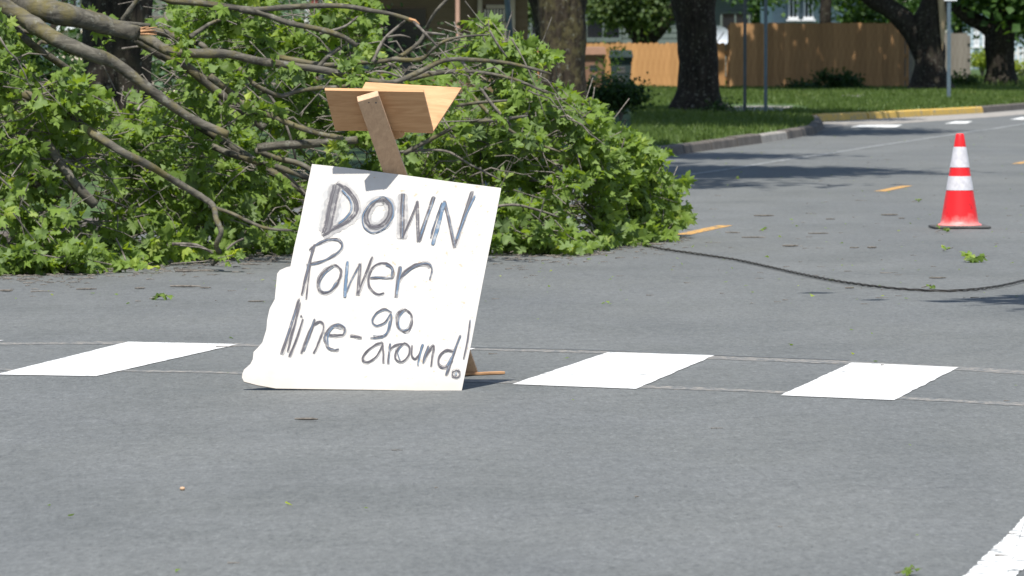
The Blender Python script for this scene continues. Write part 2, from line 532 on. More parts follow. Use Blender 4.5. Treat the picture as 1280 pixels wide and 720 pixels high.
strip_px('road_seam', [(450, 431), (600, 434), (690, 436), (760, 438), (900, 444), (1060, 450)], .05, M['dark_seam'], .0016)
# lane line, near right
quad_px('lane_line', [(1203, 722), (1183, 740), (1250, 742), (1267, 722), (1345, 645), (1282, 644)], M['edge_white'], .003, kind='structure', rag=.010, sub=70)
# orange centre dashes and the edge line on the far part of the street
def along(name, y0, y1, offx, wd, mat, z=.0025, n=10, wob=0):
    vs = []
    for i in range(n + 1):
        y = y0 + (y1 - y0) * i / n
        x = clx(y) + offx + wob * noise.noise(Vector((y * .4, 3.3, 0)))
        vs += [(x - wd / 2, y, z), (x + wd / 2, y, z)]
    o = MB().add(vs, [(2 * i, 2 * i + 1, 2 * i + 3, 2 * i + 2) for i in range(n)]).build(name, mat)
    tag(o, kind='structure')
for i, (px, py) in enumerate([(881, 287.5), (1117, 235.8), (1282, 202.5)]):
    c = G(px, py)
    along('centre_dash', c.y - 1.05, c.y + 1.05, c.x - clx(c.y), .12, M['orange_paint'], n=4)
for k in range(3, 9):
    y = 68.5 + 12.0 * (k - 2)
    along('centre_dash', y - 1.0, y + 1.0, 0, .12, M['orange_paint'], n=2)
along('edge_line', 60, 160, -2.95, .13, M['faded_white'], n=40, wob=.12)
for a, b, y in ((1062, 1128, 157), (1180, 1216, 152.5), (1262, 1300, 147.5)):
    quad_px('parking_mark', [(a, y + 2), (b - 8, y + 2), (b, y - 1), (a + 14, y - 1)], M['edge_white'], .0045, kind='structure', sub=2)

# left verge, with its kerb line
KH = .125
kerb = [Vector((-30, 28.5, 0)), Vector((-9.5, 29.0, 0)), Vector((-6.6, 30.2, 0)), Vector((-4.9, 32.6, 0)), Vector((-4.1, 36.3, 0)), Vector((-1.0, 55, 0)), G(856, 192), G(953, 179), G(985, 174), G(1021, 167.5), G(1030, 160),
        G(1024, 152), G(1086, 149), G(1165, 144.5), G(1230, 141), G(1285, 136.2), Vector((22.5, 180, 0)), Vector((68, 420, 0))]
vm = MB()
rows = []
dd = [.13, .5, 1.5, 3, 5, 8, 12, 18, 26, 40, 70]
P = []
for i in range(len(kerb) - 1):
    n = max(1, int((kerb[i + 1] - kerb[i]).length / 3))
    for k in range(n): P.append(kerb[i].lerp(kerb[i + 1], k / n))
P.append(kerb[-1])
P = [p for p in P if p.x > -31]
nc = len(dd)
vs = []
for p in P:
    for j, d in enumerate(dd):
        q = Vector((p.x - d, p.y + (.0 if d > .2 else .0), 0))
        z = KH - .012 + min(d, 4) * .012 + .05 * noise.noise(Vector((q.x * .25, q.y * .25, 0))) * min(1, d / 3)
        vs.append((q.x, q.y, z))
vm.add(vs, [(i * nc + j, (i + 1) * nc + j, (i + 1) * nc + j + 1, i * nc + j + 1) for i in range(len(P) - 1) for j in range(nc - 1)])
vm.smooth = True
o = vm.build('grass_verge', M['soil']); tag(o, kind='structure')
def verge_z(x, y):
    kx = None
    for i in range(len(P) - 1):
        if P[i].y <= y <= P[i + 1].y:
            kx = P[i].x + (P[i + 1].x - P[i].x) * (y - P[i].y) / max(1e-6, P[i + 1].y - P[i].y); break
    if kx is None: kx = 0
    d = max(0, kx - x)
    return KH - .012 + min(d, 4) * .012 + .05 * noise.noise(Vector((x * .25, y * .25, 0))) * min(1, d / 3), d
# kerbstones
kroot = empty('kerb', (0, 0, 0)); tag(kroot, kind='structure')
def kerbstone(a, b, mat, gap=.02):
    t = (b - a); L = t.length; t.normalize()
    a2, b2 = a + t * gap, b - t * gap
    n = Vector((-t.y, t.x, 0))            # to the left of travel
    w_ = .17
    hh = KH + random.uniform(-.012, .012)
    q = [a2, a2 + n * .02 + Vector((0, 0, hh - .02)), a2 + n * .045 + Vector((0, 0, hh)), a2 + n * w_ + Vector((0, 0, hh)), a2 + n * w_]
    MB().prism(q, b2 - a2).build('kerbstone', mat, kroot)
for i in range(0, len(kerb) - 2):
    a, b = kerb[i], kerb[i + 1]
    yellow = 11 <= i <= 13
    if yellow: kerbstone(a, b, M['yellow_kerb'], .05)
    else:
        n = max(1, round((b - a).length / 2.6))
        for k in range(n): kerbstone(a.lerp(b, k / n), a.lerp(b, (k + 1) / n), M['concrete'] if i == 7 else M['old_concrete'])
quad_px('gutter', [(1027, 159), (1100, 156), (1180, 150.5), (1245, 146), (1300, 141), (1290, 137), (1230, 141.4), (1165, 145), (1086, 149.5), (1027, 152.5)], M['concrete'], .0022, kind='structure', sub=2)
# pale walk crossing the verge
def on_verge(px, py, dz=.0):
    z = .17
    for _ in range(4):
        p = G(px, py, z + dz); z = verge_z(p.x, p.y)[0]
    return G(px, py, z + dz)
wk = [on_verge(x, y, .035) for x, y in [(838, 137.5), (905, 138), (975, 137.5), (992, 132.5), (950, 132), (905, 133), (838, 135)]]
MB().prism(wk, (0, 0, -.12)).build('walkway', M['concrete']); tag(bpy.data.objects['walkway'], kind='structure')
wk = [on_verge(x, y, .03) for x, y in [(1052, 119), (1075, 120), (1082, 117.6), (1060, 117.2)]]
MB().prism(wk, (0, 0, -.1)).build('walkway', M['concrete']); tag(bpy.data.objects['walkway.001'], kind='structure')
# right verge, outside the frame
rv = MB().prism([(12.5, 29, -.02), (clx(60) + 5.4, 60, -.02), (clx(150) + 5.8, 150, -.02), (clx(420) + 6, 420, -.02), (160, 420, -.02), (160, 29, -.02)], (0, 0, KH + .02)).build('grass_verge', M['soil'])
tag(rv, kind='structure')

# grass blades on the verge that the photograph sees
def blades(n, x0, x1, y0, y1, name, h0=.05, h1=.11):
    vs, tint = [], []
    cnt = 0
    px = RNG.uniform(x0, x1, n); yy = RNG.uniform(y0, y1, n)
    for i in range(n):
        y = yy[i]; x = (px[i] - 640) / F * y
        z, d = verge_z(x, y)
        if d < .16: continue
        p = Vector((x, y, z))
        if 106 < y < 112.5 and 3 < x < 5.6: continue
        a = random.uniform(0, 2 * math.pi); h = random.uniform(h0, h1) * (1.2 + .8 * noise.noise(p * .8)); ww = random.uniform(.010, .022)
        dx, dy = math.cos(a) * ww, math.sin(a) * ww
        lx, ly = random.gauss(0, .03), random.gauss(0, .03)
        vs += [(x - dx, y - dy, z - .01), (x + dx, y + dy, z - .01), (x + lx, y + ly, z + h)]
        tv = .5 + .5 * noise.noise(p * .7) + random.uniform(-.25, .25)
        tint += [tv] * 3
        cnt += 1
    me = bpy.data.meshes.new(name)
    me.from_pydata(vs, [], [(3 * i, 3 * i + 1, 3 * i + 2) for i in range(cnt)])
    at = me.attributes.new('tint', 'FLOAT', 'POINT'); at.data.foreach_set('value', np.array(tint, dtype=np.float32))
    me.materials.append(M['grass'])
    o = link(name, me); tag(o, 'short green lawn grass growing on the verge behind the kerb', 'grass', kind='stuff')
blades(90000, 790, 1330, 72, 150, 'grass', .03, .075)
blades(16000, 560, 1500, 148, 185, 'grass', .08, .16)

# ---------------------------------------------------------------- leaf machinery
_R = [(0.0, 0.0), (0.16, -0.10), (0.37, -0.02), (0.30, 0.14), (0.50, 0.24), (0.60, 0.47), (0.38, 0.46), (0.22, 0.44), (0.31, 0.72), (0.12, 0.70), (0.0, 1.0)]
outline = _R + [(-x, y) for x, y in _R[-2:0:-1]]
def leaf_variant(seed, curl):
    r = random.Random(seed)
    vs = [(0, .32, 0)]
    for x, y in outline:
        x2, y2 = x * r.uniform(.9, 1.1), y * r.uniform(.93, 1.07)
        d = math.hypot(x2, y2 - .32)
        z = -curl * d * d + r.uniform(-.11, .11) + .10 * math.cos(3 * math.atan2(x2, y2 - .3))
        vs.append((x2, y2, z))
    n = len(outline)
    return np.array(vs, dtype=np.float32), [(0, 1 + i, 1 + (i + 1) % n) for i in range(n)]
LV = [leaf_variant(s, c) for s, c in ((1, .3), (2, .7), (3, -.3), (4, 1.3), (5, .5), (6, 1.0))]
# a simple four-vert leaf for standing trees
LQ = (np.array([(0, 0, 0), (.42, .5, .08), (0, 1, -.05), (-.42, .5, .08)], dtype=np.float32), [(0, 1, 2), (0, 2, 3)])
# loose three-pointed leaf, for plants in the middle distance
L3 = (np.array([(0, 0, 0), (.45, .2, .05), (.25, .5, 0), (0, 1, -.1), (-.25, .5, 0), (-.45, .2, .05)], dtype=np.float32), [(0, 1, 2), (0, 2, 3), (0, 3, 4), (0, 4, 5)])

def frames(n_, t_):
    """rows: x = side, y = tip direction, z = normal"""
    n_ = n_ / np.linalg.norm(n_, axis=1, keepdims=True)
    t_ = t_ - n_ * np.sum(t_ * n_, 1, keepdims=True)
    t_ = t_ / np.maximum(np.linalg.norm(t_, axis=1, keepdims=True), 1e-6)
    s_ = np.cross(t_, n_)
    return np.stack([s_, t_, n_], axis=2)       # columns
def leaves_mesh(name, pos, nrm, tip, size, tint, variants, mat, origin=(0, 0, 0)):
    R = frames(nrm, tip)
    k = len(variants)
    which = RNG.integers(0, k, len(pos))
    V, Fc, T = [], [], []
    base = 0
    for j, (bv, bf) in enumerate(variants):
        sel = np.where(which == j)[0]
        if len(sel) == 0: continue
        v = np.einsum('nij,vj->nvi', R[sel], bv) * size[sel][:, None, None] + pos[sel][:, None, :]
        nv = bv.shape[0]
        bf_ = np.array(bf)
        f = (bf_[None] + (base + np.arange(len(sel)) * nv)[:, None, None]).reshape(-1, 3)
        V.append(v.reshape(-1, 3)); Fc.append(f); T.append(np.repeat(tint[sel], nv))
        base += len(sel) * nv
    V = np.concatenate(V) - np.array(origin); Fc = np.concatenate(Fc); T = np.concatenate(T)
    me = bpy.data.meshes.new(name)
    me.vertices.add(len(V)); me.vertices.foreach_set('co', V.astype(np.float32).ravel())
    me.loops.add(len(Fc) * 3); me.loops.foreach_set('vertex_index', Fc.astype(np.int32).ravel())
    me.polygons.add(len(Fc)); me.polygons.foreach_set('loop_start', np.arange(0, len(Fc) * 3, 3, dtype=np.int32))
    me.polygons.foreach_set('loop_total', np.full(len(Fc), 3, dtype=np.int32))
    me.update(calc_edges=True)
    at = me.attributes.new('tint', 'FLOAT', 'POINT'); at.data.foreach_set('value', T.astype(np.float32))
    me.materials.append(mat)
    return me

def foliage(name, parent, blobs, mat, size=.16, clump=26, clump_r=.45, per=1.0, droop=.2, variants=None, kind='stuff', seed=1, flat=1.0, rng_shell=.55):
    """crown: clumps of small leaves spread through ellipsoids; blobs = [(centre, radii, number of clumps)]"""
    rg = np.random.default_rng(seed)
    C_, = [[]]
    for c, r, n in blobs:
        d = rg.normal(size=(n, 3)); d /= np.linalg.norm(d, axis=1, keepdims=True)
        rad = rg.uniform(rng_shell, 1.0, (n, 1)) ** .7
        C_.append(np.array(c) + d * rad * np.array(r))
    C_ = np.concatenate(C_)
    n = len(C_) * clump
    cc = np.repeat(C_, clump, axis=0)
    rr = np.repeat(rg.uniform(.6, 1.3, len(C_)), clump)[:, None]
    p = cc + rg.normal(size=(n, 3)) * clump_r * rr * np.array([.55, .55, .38 * flat])
    nrm = rg.normal(size=(n, 3)) * .7 + np.array([0, -.15, 1.0])
    tip = rg.normal(size=(n, 3)) + np.array([0, 0, -droop * 3])
    sz = size * rg.uniform(.6, 1.25, n)
    tint = np.clip(np.repeat(rg.uniform(.15, .8, len(C_)), clump) + rg.uniform(-.25, .25, n), 0, 1)
    me = leaves_mesh(name, p, nrm, tip, sz, tint, variants or [LQ], mat, off(parent))
    o = link(name, me, parent)
    if kind: o['kind'] = kind
    return o

# ---------------------------------------------------------------- the fallen maple limb across the street
fx0 = Vector((-6.2, 37.6, 0))
tree = empty('fallen_tree', fx0)
tag(tree, 'uprooted green leafy maple crown lying across the street behind the white sign', 'tree')

def interp(x, tab):
    if x <= tab[0][0]: return tab[0][1]
    for (a, b), (c, d) in zip(tab, tab[1:]):
        if x <= c: return b + (d - b) * (x - a) / (c - a)
    return tab[-1][1]
# front foot of the pile (distance) and its skyline (pixel row) across the picture
FRONT = [(-400, 34.6), (0, 35.7), (110, 35.8), (150, 36.9), (240, 37.4), (330, 38.7), (400, 39.4), (600, 39.0), (735, 38.9), (755, 40.2), (800, 41.2), (845, 41.9), (870, 42.6)]
TOPY = [(-400, -60), (-10, 20), (60, 55), (100, 92), (130, 118), (178, 128), (196, 95), (204, 20), (225, -12), (330, -12), (350, 28), (396, 34), (402, -6), (480, 0), (505, 16), (512, 55), (545, 70), (558, 66), (580, 36),
        (600, 30), (635, 55), (652, 38), (690, 60), (699, 110), (722, 112), (738, 116), (752, 146), (780, 153), (796, 172), (815, 186), (838, 192), (846, 222), (850, 262), (842, 300)]
# traced boughs: (points (x, y), distance, start and end radius in px, name)
B = [
 ([(-260, -140), (-120, -60), (0, -12), (40, 6), (75, 18), (110, 26), (140, 34), (172, 42)], 37.0, 22, 9.5, 1),
 ([(172, 42), (190, 52), (215, 65), (250, 67), (285, 68), (320, 75), (350, 80), (400, 87), (440, 95), (485, 103), (520, 92), (555, 76), (590, 75), (640, 80), (690, 92)], 37.2, 7, 1.8, 0),
 ([(-220, -120), (-60, -40), (0, 6), (35, 27), (72, 50), (110, 66), (140, 77), (172, 101), (207, 128), (243, 150), (285, 168)], 36.7, 13, 4.5, 0),
 ([(180, 38), (205, 41), (235, 50), (252, 56), (262, 70)], 37.5, 5.5, 3, 0),
 ([(110, 25), (112, 12)], 37.0, 5, 3, 0),
 ([(120, 25), (150, 28), (188, 33)], 37.2, 4, 2.5, 0),
 ([(153, 26), (162, 12), (175, -6)], 37.2, 4, 2.6, 0),
 ([(238, 46), (262, 30), (282, 22)], 37.4, 3.2, 1.6, 0),
 ([(-60, 60), (0, 104), (25, 118), (50, 124), (65, 133), (100, 155), (137, 180), (155, 192), (185, 207), (217, 225), (250, 245), (266, 258), (271, 275), (276, 290), (270, 307), (277, 320), (266, 330)], 36.4, 7, 2.6, 0),
 ([(25, 122), (60, 128), (115, 138)], 37.4, 6, 4, 0),
 ([(20, 30), (33, 50), (60, 70), (92, 91)], 36.9, 4.5, 4.5, 0),
 ([(46, 58), (52, 52), (60, 53)], 36.9, 2.6, 2, 0),
 ([(5, 22), (25, 36), (42, 43)], 36.9, 3.5, 2.2, 0),
 ([(58, 176), (74, 202), (96, 232), (118, 256)], 36.5, 5, 7, 0),
 ([(30, 210), (55, 219), (82, 233)], 36.9, 6, 7, 0),
 ([(40, 228), (60, 236), (76, 243)], 36.8, 5, 5, 0),
 ([(170, 48), (200, 65), (235, 85), (270, 112), (300, 135), (330, 160)], 37.9, 7, 5.5, 0),
 ([(190, -8), (215, 1), (250, 3), (300, 11), (321, 12), (360, 9), (406, 7), (435, 8), (459, 11), (490, 17), (516, 26)], 37.6, 4.5, 2.6, 0),
 ([(516, 26), (530, 41), (547, 58)], 37.6, 2.4, 1.2, 0),
 ([(300, 12), (330, 17), (360, 28), (400, 37), (430, 46), (448, 56)], 37.5, 4.2, 3, 0),
 ([(350, 72), (402, 80), (430, 81), (450, 78), (480, 77), (500, 71), (522, 55), (531, 42), (535, 33), (545, 13), (564, -6)], 37.9, 3.8, 1.8, 0),
 ([(490, 74), (525, 74), (540, 62), (555, 52), (580, 45), (612, 42)], 37.9, 3.0, 1.2, 0),
 ([(531, 41), (545, 42), (558, 43)], 37.8, 2, 1.3, 0),
 ([(466, 78), (474, 60), (484, 46), (498, 32), (506, 26)], 37.9, 2.4, 1.6, 0),
 ([(483, 47), (500, 44), (513, 48)], 37.9, 1.8, 1, 0),
 ([(397, 84), (412, 70), (425, 60)], 37.5, 2.8, 2.4, 0),
 ([(400, 42), (430, 34), (447, 20)], 37.6, 2, 1.2, 0),
 ([(300, 86), (312, 101), (330, 112), (353, 120), (375, 113), (405, 110), (432, 107), (446, 96)], 37.8, 3.4, 2.4, 0),
 ([(512, 99), (552, 91), (592, 90), (640, 98), (685, 117)], 37.6, 3, 1.6, 0),
 ([(262, 95), (290, 118), (310, 133), (334, 143), (373, 159), (400, 168), (429, 173)], 37.5, 4.6, 3, 0),
 ([(322, 185), (355, 181), (387, 179), (420, 177), (448, 175)], 37.9, 5.5, 5, 0),
 ([(265, 183), (290, 193), (318, 202), (345, 209), (387, 223)], 38.2, 4.4, 3.4, 0),
 ([(320, 188), (345, 197), (375, 206), (400, 220)], 38.3, 4.2, 3.4, 0),
 ([(345, 209), (365, 225), (390, 250)], 38.3, 2.2, 1.2, 0),
 ([(430, 110), (470, 90), (500, 96)], 38.1, 2.0, 1.4, 0),
 ([(505, 192), (540, 173), (582, 154), (620, 150), (660, 145)], 38.2, 3, 1.8, 0),
 ([(500, 190), (554, 187), (590, 207), (625, 225)], 38.3, 1.8, 1.1, 0),
 ([(520, 105), (565, 130), (600, 128), (660, 124)], 38.4, 2.8, 1.5, 0),
 ([(574, 72), (591, 94), (612, 127), (638, 157)], 38.0, 2.2, 2.0, 0),
 ([(612, 38), (622, 55), (634, 72)], 37.9, 1.4, 1.1, 0),
 ([(588, 118), (620, 150), (650, 170), (700, 190)], 38.7, 3.0, 1.2, 0),
 ([(330, 110), (350, 140), (362, 170), (372, 205)], 38.4, 2.0, 1.4, 0),
 ([(240, 152), (300, 190), (380, 240)], 38.9, 6, 4, 0),
 ([(156, 135), (158, 122), (165, 112)], 36.7, 1.5, .9, 0),
 ([(172, 138), (176, 130), (186, 125)], 36.7, 1.8, .9, 0),
 ([(262, 258), (290, 268), (330, 285), (365, 288)], 36.8, 2.6, 1.6, 0),
 ([(215, 305), (245, 306), (268, 317)], 37.0, 2.2, 1.5, 0),
 ([(277, 318), (290, 305), (305, 298)], 36.7, 1.8, 1.2, 0),
 ([(145, 298), (152, 312), (157, 327)], 36.7, 1.2, 1, 0),
 ([(600, 262), (640, 256), (670, 262), (700, 272)], 39.2, 2.0, 1.2, 0),
]
for i, (pts, Y, r0, r1, main) in enumerate(B):
    n = len(pts)
    P3 = []
    for k, (x, y) in enumerate(pts):
        yy = Y + .25 * noise.noise(Vector((k * .37, i * 1.7, 0)))
        x += 2.5 * noise.noise(Vector((k * 1.9, i, 3))); y += 2.5 * noise.noise(Vector((k * 1.7, i, 8)))
        P3.append(D(x, y, yy))
    sm = smooth_path(P3, 4)
    ks = len(sm)
    rad = []
    for k in range(ks):
        t = k / (ks - 1)
        px_, py_ = proj(sm[k])
        r = (r0 + (r1 - r0) * t) / F * Y
        r *= 1 + .10 * noise.noise(Vector((k * .8, i * 3.1, 5)))
        if k % 9 == 4: r *= 1.10
        # keep the bough out of the asphalt
        rad.append(r)
    for k in range(ks): sm[k].z = max(sm[k].z, rad[k] * .9)
    if r1 < 2: rad[-1] *= .5
    mb = MB().tube(sm, rad, 9 if r0 > 5 else 7, rough=.12, seed=i)
    mb.smooth = True
    o = mb.build('branch', M['bark_grey'] if r0 > 2.5 else M['twig'], tree)
    if main: o['label'] = 'thick lichen-covered bough ending in torn orange wood'
# torn wood at the broken end of the main bough
e = D(176, 40, 37.0)
mb = MB()
for k in range(7):
    a = e + Vector((0, random.uniform(-.03, .03), random.uniform(-.02, .02)))
    mb.tube([a, a + Vector((random.uniform(.05, .11), 0, random.uniform(-.006, .02)))], [.011, .002], 4)
mb.build('splintered_wood', M['torn_wood'], tree)
e = D(511, 24, 37.6)
mb = MB().tube([e, e + Vector((.04, 0, -.01)), e + Vector((.07, 0, -.035))], [.014, .012, .006], 6)
mb.build('splintered_wood', M['torn_wood'], tree)
# the trunk end, lying beyond the left edge of the frame
mb = MB().tube(smooth_path([D(-760, 262, 37.7), D(-520, 150, 37.4), D(-300, -60, 37.1), D(-200, -110, 37)], 4), [.30, .29, .28, .26, .25, .24, .22, .2, .18, .17, .16, .15, .12], 14, rough=.12); mb.smooth = True
mb.build('trunk', M['bark_grey'], tree)

# leaf clusters through the volume of the pile
cl = []
tries = 0
def gapf(p):
    return noise.noise(p * 2.3 + Vector((3, 1, 7))) + .5 * noise.noise(p * 5.1)
# openings: (centre x, y, rx, ry, strength) where the boughs or what is behind show through
HOLES = [(150, 85, 48, 50, 1), (155, 95, 44, 40, 1), (70, 70, 50, 26, .7), (110, 150, 50, 16, .5), (290, 165, 50, 16, .5), (410, 60, 70, 18, .4), (560, 140, 70, 18, .5), (300, 110, 40, 16, .4), (90, 60, 40, 28, .8), (508, 45, 48, 42, 1), (560, 25, 40, 40, 1), (130, 245, 45, 30, .55), (100, 262, 42, 30, .5), (40, 95, 40, 34, .6), (245, 66, 80, 15, .6), (370, 190, 55, 38, .6), (470, 190, 60, 30, .7),
         (340, 100, 40, 18, .6), (370, 15, 36, 22, .85), (430, 24, 14, 18, .8), (600, 15, 55, 22, 1), (615, 92, 40, 10, .4), (712, 70, 24, 36, 1), (200, 180, 80, 12, .3), (206, 98, 26, 42, 1), (206, 98, 20, 34, 1), (677, 96, 16, 16, 1), (677, 96, 14, 14, 1),
         (60, 12, 50, 12, .9), (255, 200, 60, 14, .3), (230, 318, 70, 10, .7), (560, 180, 60, 12, .4), (560, 95, 80, 12, .5), (480, 95, 90, 22, .6), (430, 70, 60, 16, .5), (600, 70, 40, 20, .4), (70, 75, 60, 20, .5), (340, 170, 60, 25, .4), (780, 90, 0.1, 0.1, 0)]
NCL = 2650
while len(cl) < NCL and tries < 200000:
    tries += 1
    x = random.uniform(-330, 850)
    if x < 0 and random.random() < .55: continue
    yf = interp(x, FRONT)
    if x < 340: top_z = 2.05
    else: top_z = 1.78
    z = random.random() ** .8 * top_z + .03
    dep = random.random() ** 1.5 * (3.2 if x < 620 else 3.2 - (x - 620) / 240 * 1.6)
    # rounded front: leans back with height
    Y = yf + .30 * z + dep
    if x > 740: Y = yf + .1 * z + dep * .55
    Y += .42 * max(0, -noise.noise(Vector((x * .022, z * 3.6, 2.2)))) + .12
    p = Vector(((x - 640) / F * Y, Y, z))
    qx, qy = proj(p)
    ty = interp(qx, TOPY) + 22 * noise.noise(Vector((qx * .045, 0, 4))) + 16 * noise.noise(Vector((qx * .11, 0, 9))) + (6 if qx > 640 else 0)
    if qy < ty + 5: continue
    # skyline for hidden rows: keep the heap falling away behind
    if dep > 2.2 and z > 1.1: continue
    if noise.noise(p * 1.9 + Vector((9, 2, 5))) < -.02 and dep < 1.5: continue
    if gapf(p) < -.14: continue
    skip = False
    for hx, hy, rx, ry, st in HOLES:
        q = ((qx - hx) / rx) ** 2 + ((qy - hy) / ry) ** 2
        if q < 1 and random.random() < st * (1.25 - q * .5) : skip = True; break
    if skip: continue
    if 350 < qx < 640 and 170 < qy < 330 and dep > .9 and random.random() < .5: continue
    cl.append(p)
for k in range(330):                                  # sprays pressed on the road along the foot of the heap
    x = random.uniform(-200, 842)
    if 205 < x < 330 and random.random() < .6: continue
    Y = interp(x, FRONT) + random.uniform(-.02, .5)
    cl.append(Vector(((x - 640) / F * Y, Y, random.uniform(.03, .16))))
for i, (pts, Y, r0, r1, main) in enumerate(B):      # shoots growing on the boughs themselves
    if r0 > 6 and pts[0][0] < 0 and pts[0][1] < 20: continue
    L = sum(math.hypot(a[0] - c[0], a[1] - c[1]) for a, c in zip(pts, pts[1:]))
    if i == 8: L *= .35
    for k in range(int(L / 60)):
        j = random.randrange(len(pts) - 1); t = random.random()
        x = pts[j][0] * (1 - t) + pts[j + 1][0] * t; y = pts[j][1] * (1 - t) + pts[j + 1][1] * t
        if any(((x - hx) / rx) ** 2 + ((y - hy) / ry) ** 2 < 1 and st > .75 for hx, hy, rx, ry, st in HOLES): continue
        if x < 0 or noise.noise(Vector((x * .02, y * .03, 7))) < -.1: continue
        for _ in range(random.randint(1, 3)):
            p = D(x + random.gauss(0, 9), y + random.gauss(2, 9), Y - random.uniform(.0, .22))
            if p.z > .06: cl.append(p)
cl = np.array([tuple(p) for p in cl])
nL = RNG.integers(4, 9, len(cl))
cc = np.repeat(cl, nL, axis=0)
n = len(cc)
# each cluster hangs off one twig; leaves fan around it
axis = RNG.normal(size=(len(cl), 3)) * .55 + np.array([.75, -.55, .05])
axis /= np.linalg.norm(axis, axis=1, keepdims=True)
ax = np.repeat(axis, nL, axis=0)
dirs = RNG.normal(size=(n, 3)) * .75 + ax * .8
dirs /= np.linalg.norm(dirs, axis=1, keepdims=True)
pos = cc + dirs * RNG.uniform(.015, .075, (n, 1)) + ax * RNG.uniform(-.10, .04, (n, 1))
nrm = RNG.normal(size=(n, 3)) * .75 + np.array([0.05, -.45, .85]) + dirs * .15
flip = RNG.random(n) < .30
nrm[flip] *= -1
tip = dirs + RNG.normal(size=(n, 3)) * .25 + np.array([0, -.1, -.45])
size = np.where(RNG.random(n) < .35, RNG.uniform(.035, .065, n), RNG.uniform(.065, .125, n))
# nothing dips through the asphalt
pos[:, 2] = np.maximum(pos[:, 2], .035 + size * .25)
tint = np.clip(np.repeat(RNG.uniform(0, .85, len(cl)), nL) * .7 + RNG.uniform(0, .42, n), 0, 1)
# the 300 leaves that show largest are objects of their own: nearest and in the frame
pxs = 640 + F * pos[:, 0] / pos[:, 1]
pys = 360 - (F * ((pos[:, 2] - CAMZ) / pos[:, 1]) + 315)
front = np.array([interp(x, FRONT) for x in pxs]) + .30 * pos[:, 2]
score = (pos[:, 1] - front) - size * 9
score[(pxs < 8) | (pxs > 860)] += 50
single = np.argsort(score)[:300]
mask = np.ones(n, bool); mask[single] = False
R = frames(nrm, tip)
lm = []
for bv, bf in LV:
    me = bpy.data.meshes.new('leaf'); me.from_pydata([tuple(map(float, v)) for v in bv], [], bf); me.materials.append(M['leaf_one']); lm.append(me)
for i in single:
    o = link('leaf', lm[int(i) % len(lm)], tree)
    m3 = Matrix([[float(R[i][a][b]) * float(size[i]) for b in range(3)] for a in range(3)]).to_4x4()
    m3.translation = Vector(pos[i].tolist()) - fx0
    o.matrix_local = m3
me = leaves_mesh('foliage', pos[mask], nrm[mask], tip[mask], size[mask], tint[mask], LV, M['leaf'], fx0)
o = link('foliage', me, tree); o['kind'] = 'stuff'
# twigs that carry the clusters
tw = MB()
for i in range(len(cl)):
    c = Vector(cl[i].tolist()); a = Vector(axis[i].tolist())
    L = random.uniform(.15, .42)
    q = c - a * L + Vector((random.gauss(0, .05), random.gauss(0, .05), random.gauss(0, .05)))
    mid = c - a * L * .5 + Vector((random.gauss(0, .015), 0, random.gauss(0, .015)))
    for v in (q, mid): v.z = max(v.z, .012)
    tw.tube([q, mid, c + a * .03], [.0045, .0035, .002], 4, cap=False)
o = tw.build('fine_twigs', M['twig'], tree); o['kind'] = 'stuff'
# larger bare shoots running through the heap
for i in range(170):
    x = random.uniform(-20, 800) if i < 90 else random.uniform(200, 640); yf = interp(x, FRONT)
    top = interp(x, TOPY)
    y = random.uniform(max(top + 12, 30), 318)
    if i >= 90: y = random.uniform(45, 240)
    if x > 560: y = max(y, top + 45)
    if x < 340 and random.random() < .4: y = random.uniform(250, 325)
    Y = yf + random.uniform(.35, 1.4)
    p = D(x, y, Y)
    if p.z < .05 or p.z > 1.7: continue
    a = random.gauss(-.25, .5)
    d = Vector((math.cos(a), random.uniform(-.35, .35), math.sin(a)))
    L = random.uniform(.25, .8)
    pts = []
    for k in range(7):
        q = p + d * L * (k / 6 - .5) + Vector((0, 0, .05 * noise.noise(Vector((k * .6, i, 0))) * 2))
        q += Vector((0, 0, -.38 * L * (k / 6 - .4) ** 2)) + Vector((.0, .0, .035 * noise.noise(Vector((k * 1.3, i * 2.1, 4)))))
        q.z = max(q.z, .012)
        pts.append(q)
    r = random.uniform(.003, .0075)
    mb = MB().tube(pts, [r * (1.3 - .9 * k / 6) for k in range(7)], 5, rough=.1); mb.smooth = True
    mb.build('twig', M['twig'], tree)

# ---------------------------------------------------------------- the hand-lettered sign
YB = G(577, 488).y                 # foot of the board
LEAN = math.radians(20)
def on_board(px, py, lift=0.0):    # leaning plane through the foot line
    d = ray(px, py)
    nv = Vector((0, -math.cos(LEAN), math.sin(LEAN)))
    o0 = Vector((0, YB, 0)) + nv * lift
    t = (o0 - Vector((0, 0, CAMZ))).dot(nv) / d.dot(nv)
    return Vector((0, 0, CAMZ)) + d * t
bd_px = [(390, 205), (432, 209.5), (510, 219.5), (560, 226.5), (626.5, 235), (617, 285), (604, 350), (590, 424), (577, 488.5), (520, 488), (455, 487), (398, 486.4), (345, 485.5), (322, 481.5), (305, 477), (302.5, 472), (303, 467), (305, 462),
         (313, 455), (316, 449), (317, 440), (322, 435), (328, 428), (333, 412), (334, 400), (337, 386), (343.5, 374), (345, 357), (346.5, 342), (350, 337.5), (358, 334), (363, 333), (368, 308), (375, 278), (382, 243)]
so = on_board(305, 484); so.z = 0
board = empty('hand_lettered_sign', so)
tag(board, 'leaning white board hand-lettered "DOWN Power line - go around!" with broken left edge', 'sign')
poly = [on_board(x, y) for x, y in bd_px]
bk = Vector((0, math.cos(LEAN), -math.sin(LEAN)))
mb = MB().prism(poly, bk * .012)
o = mb.build('panel', M['board'], board)

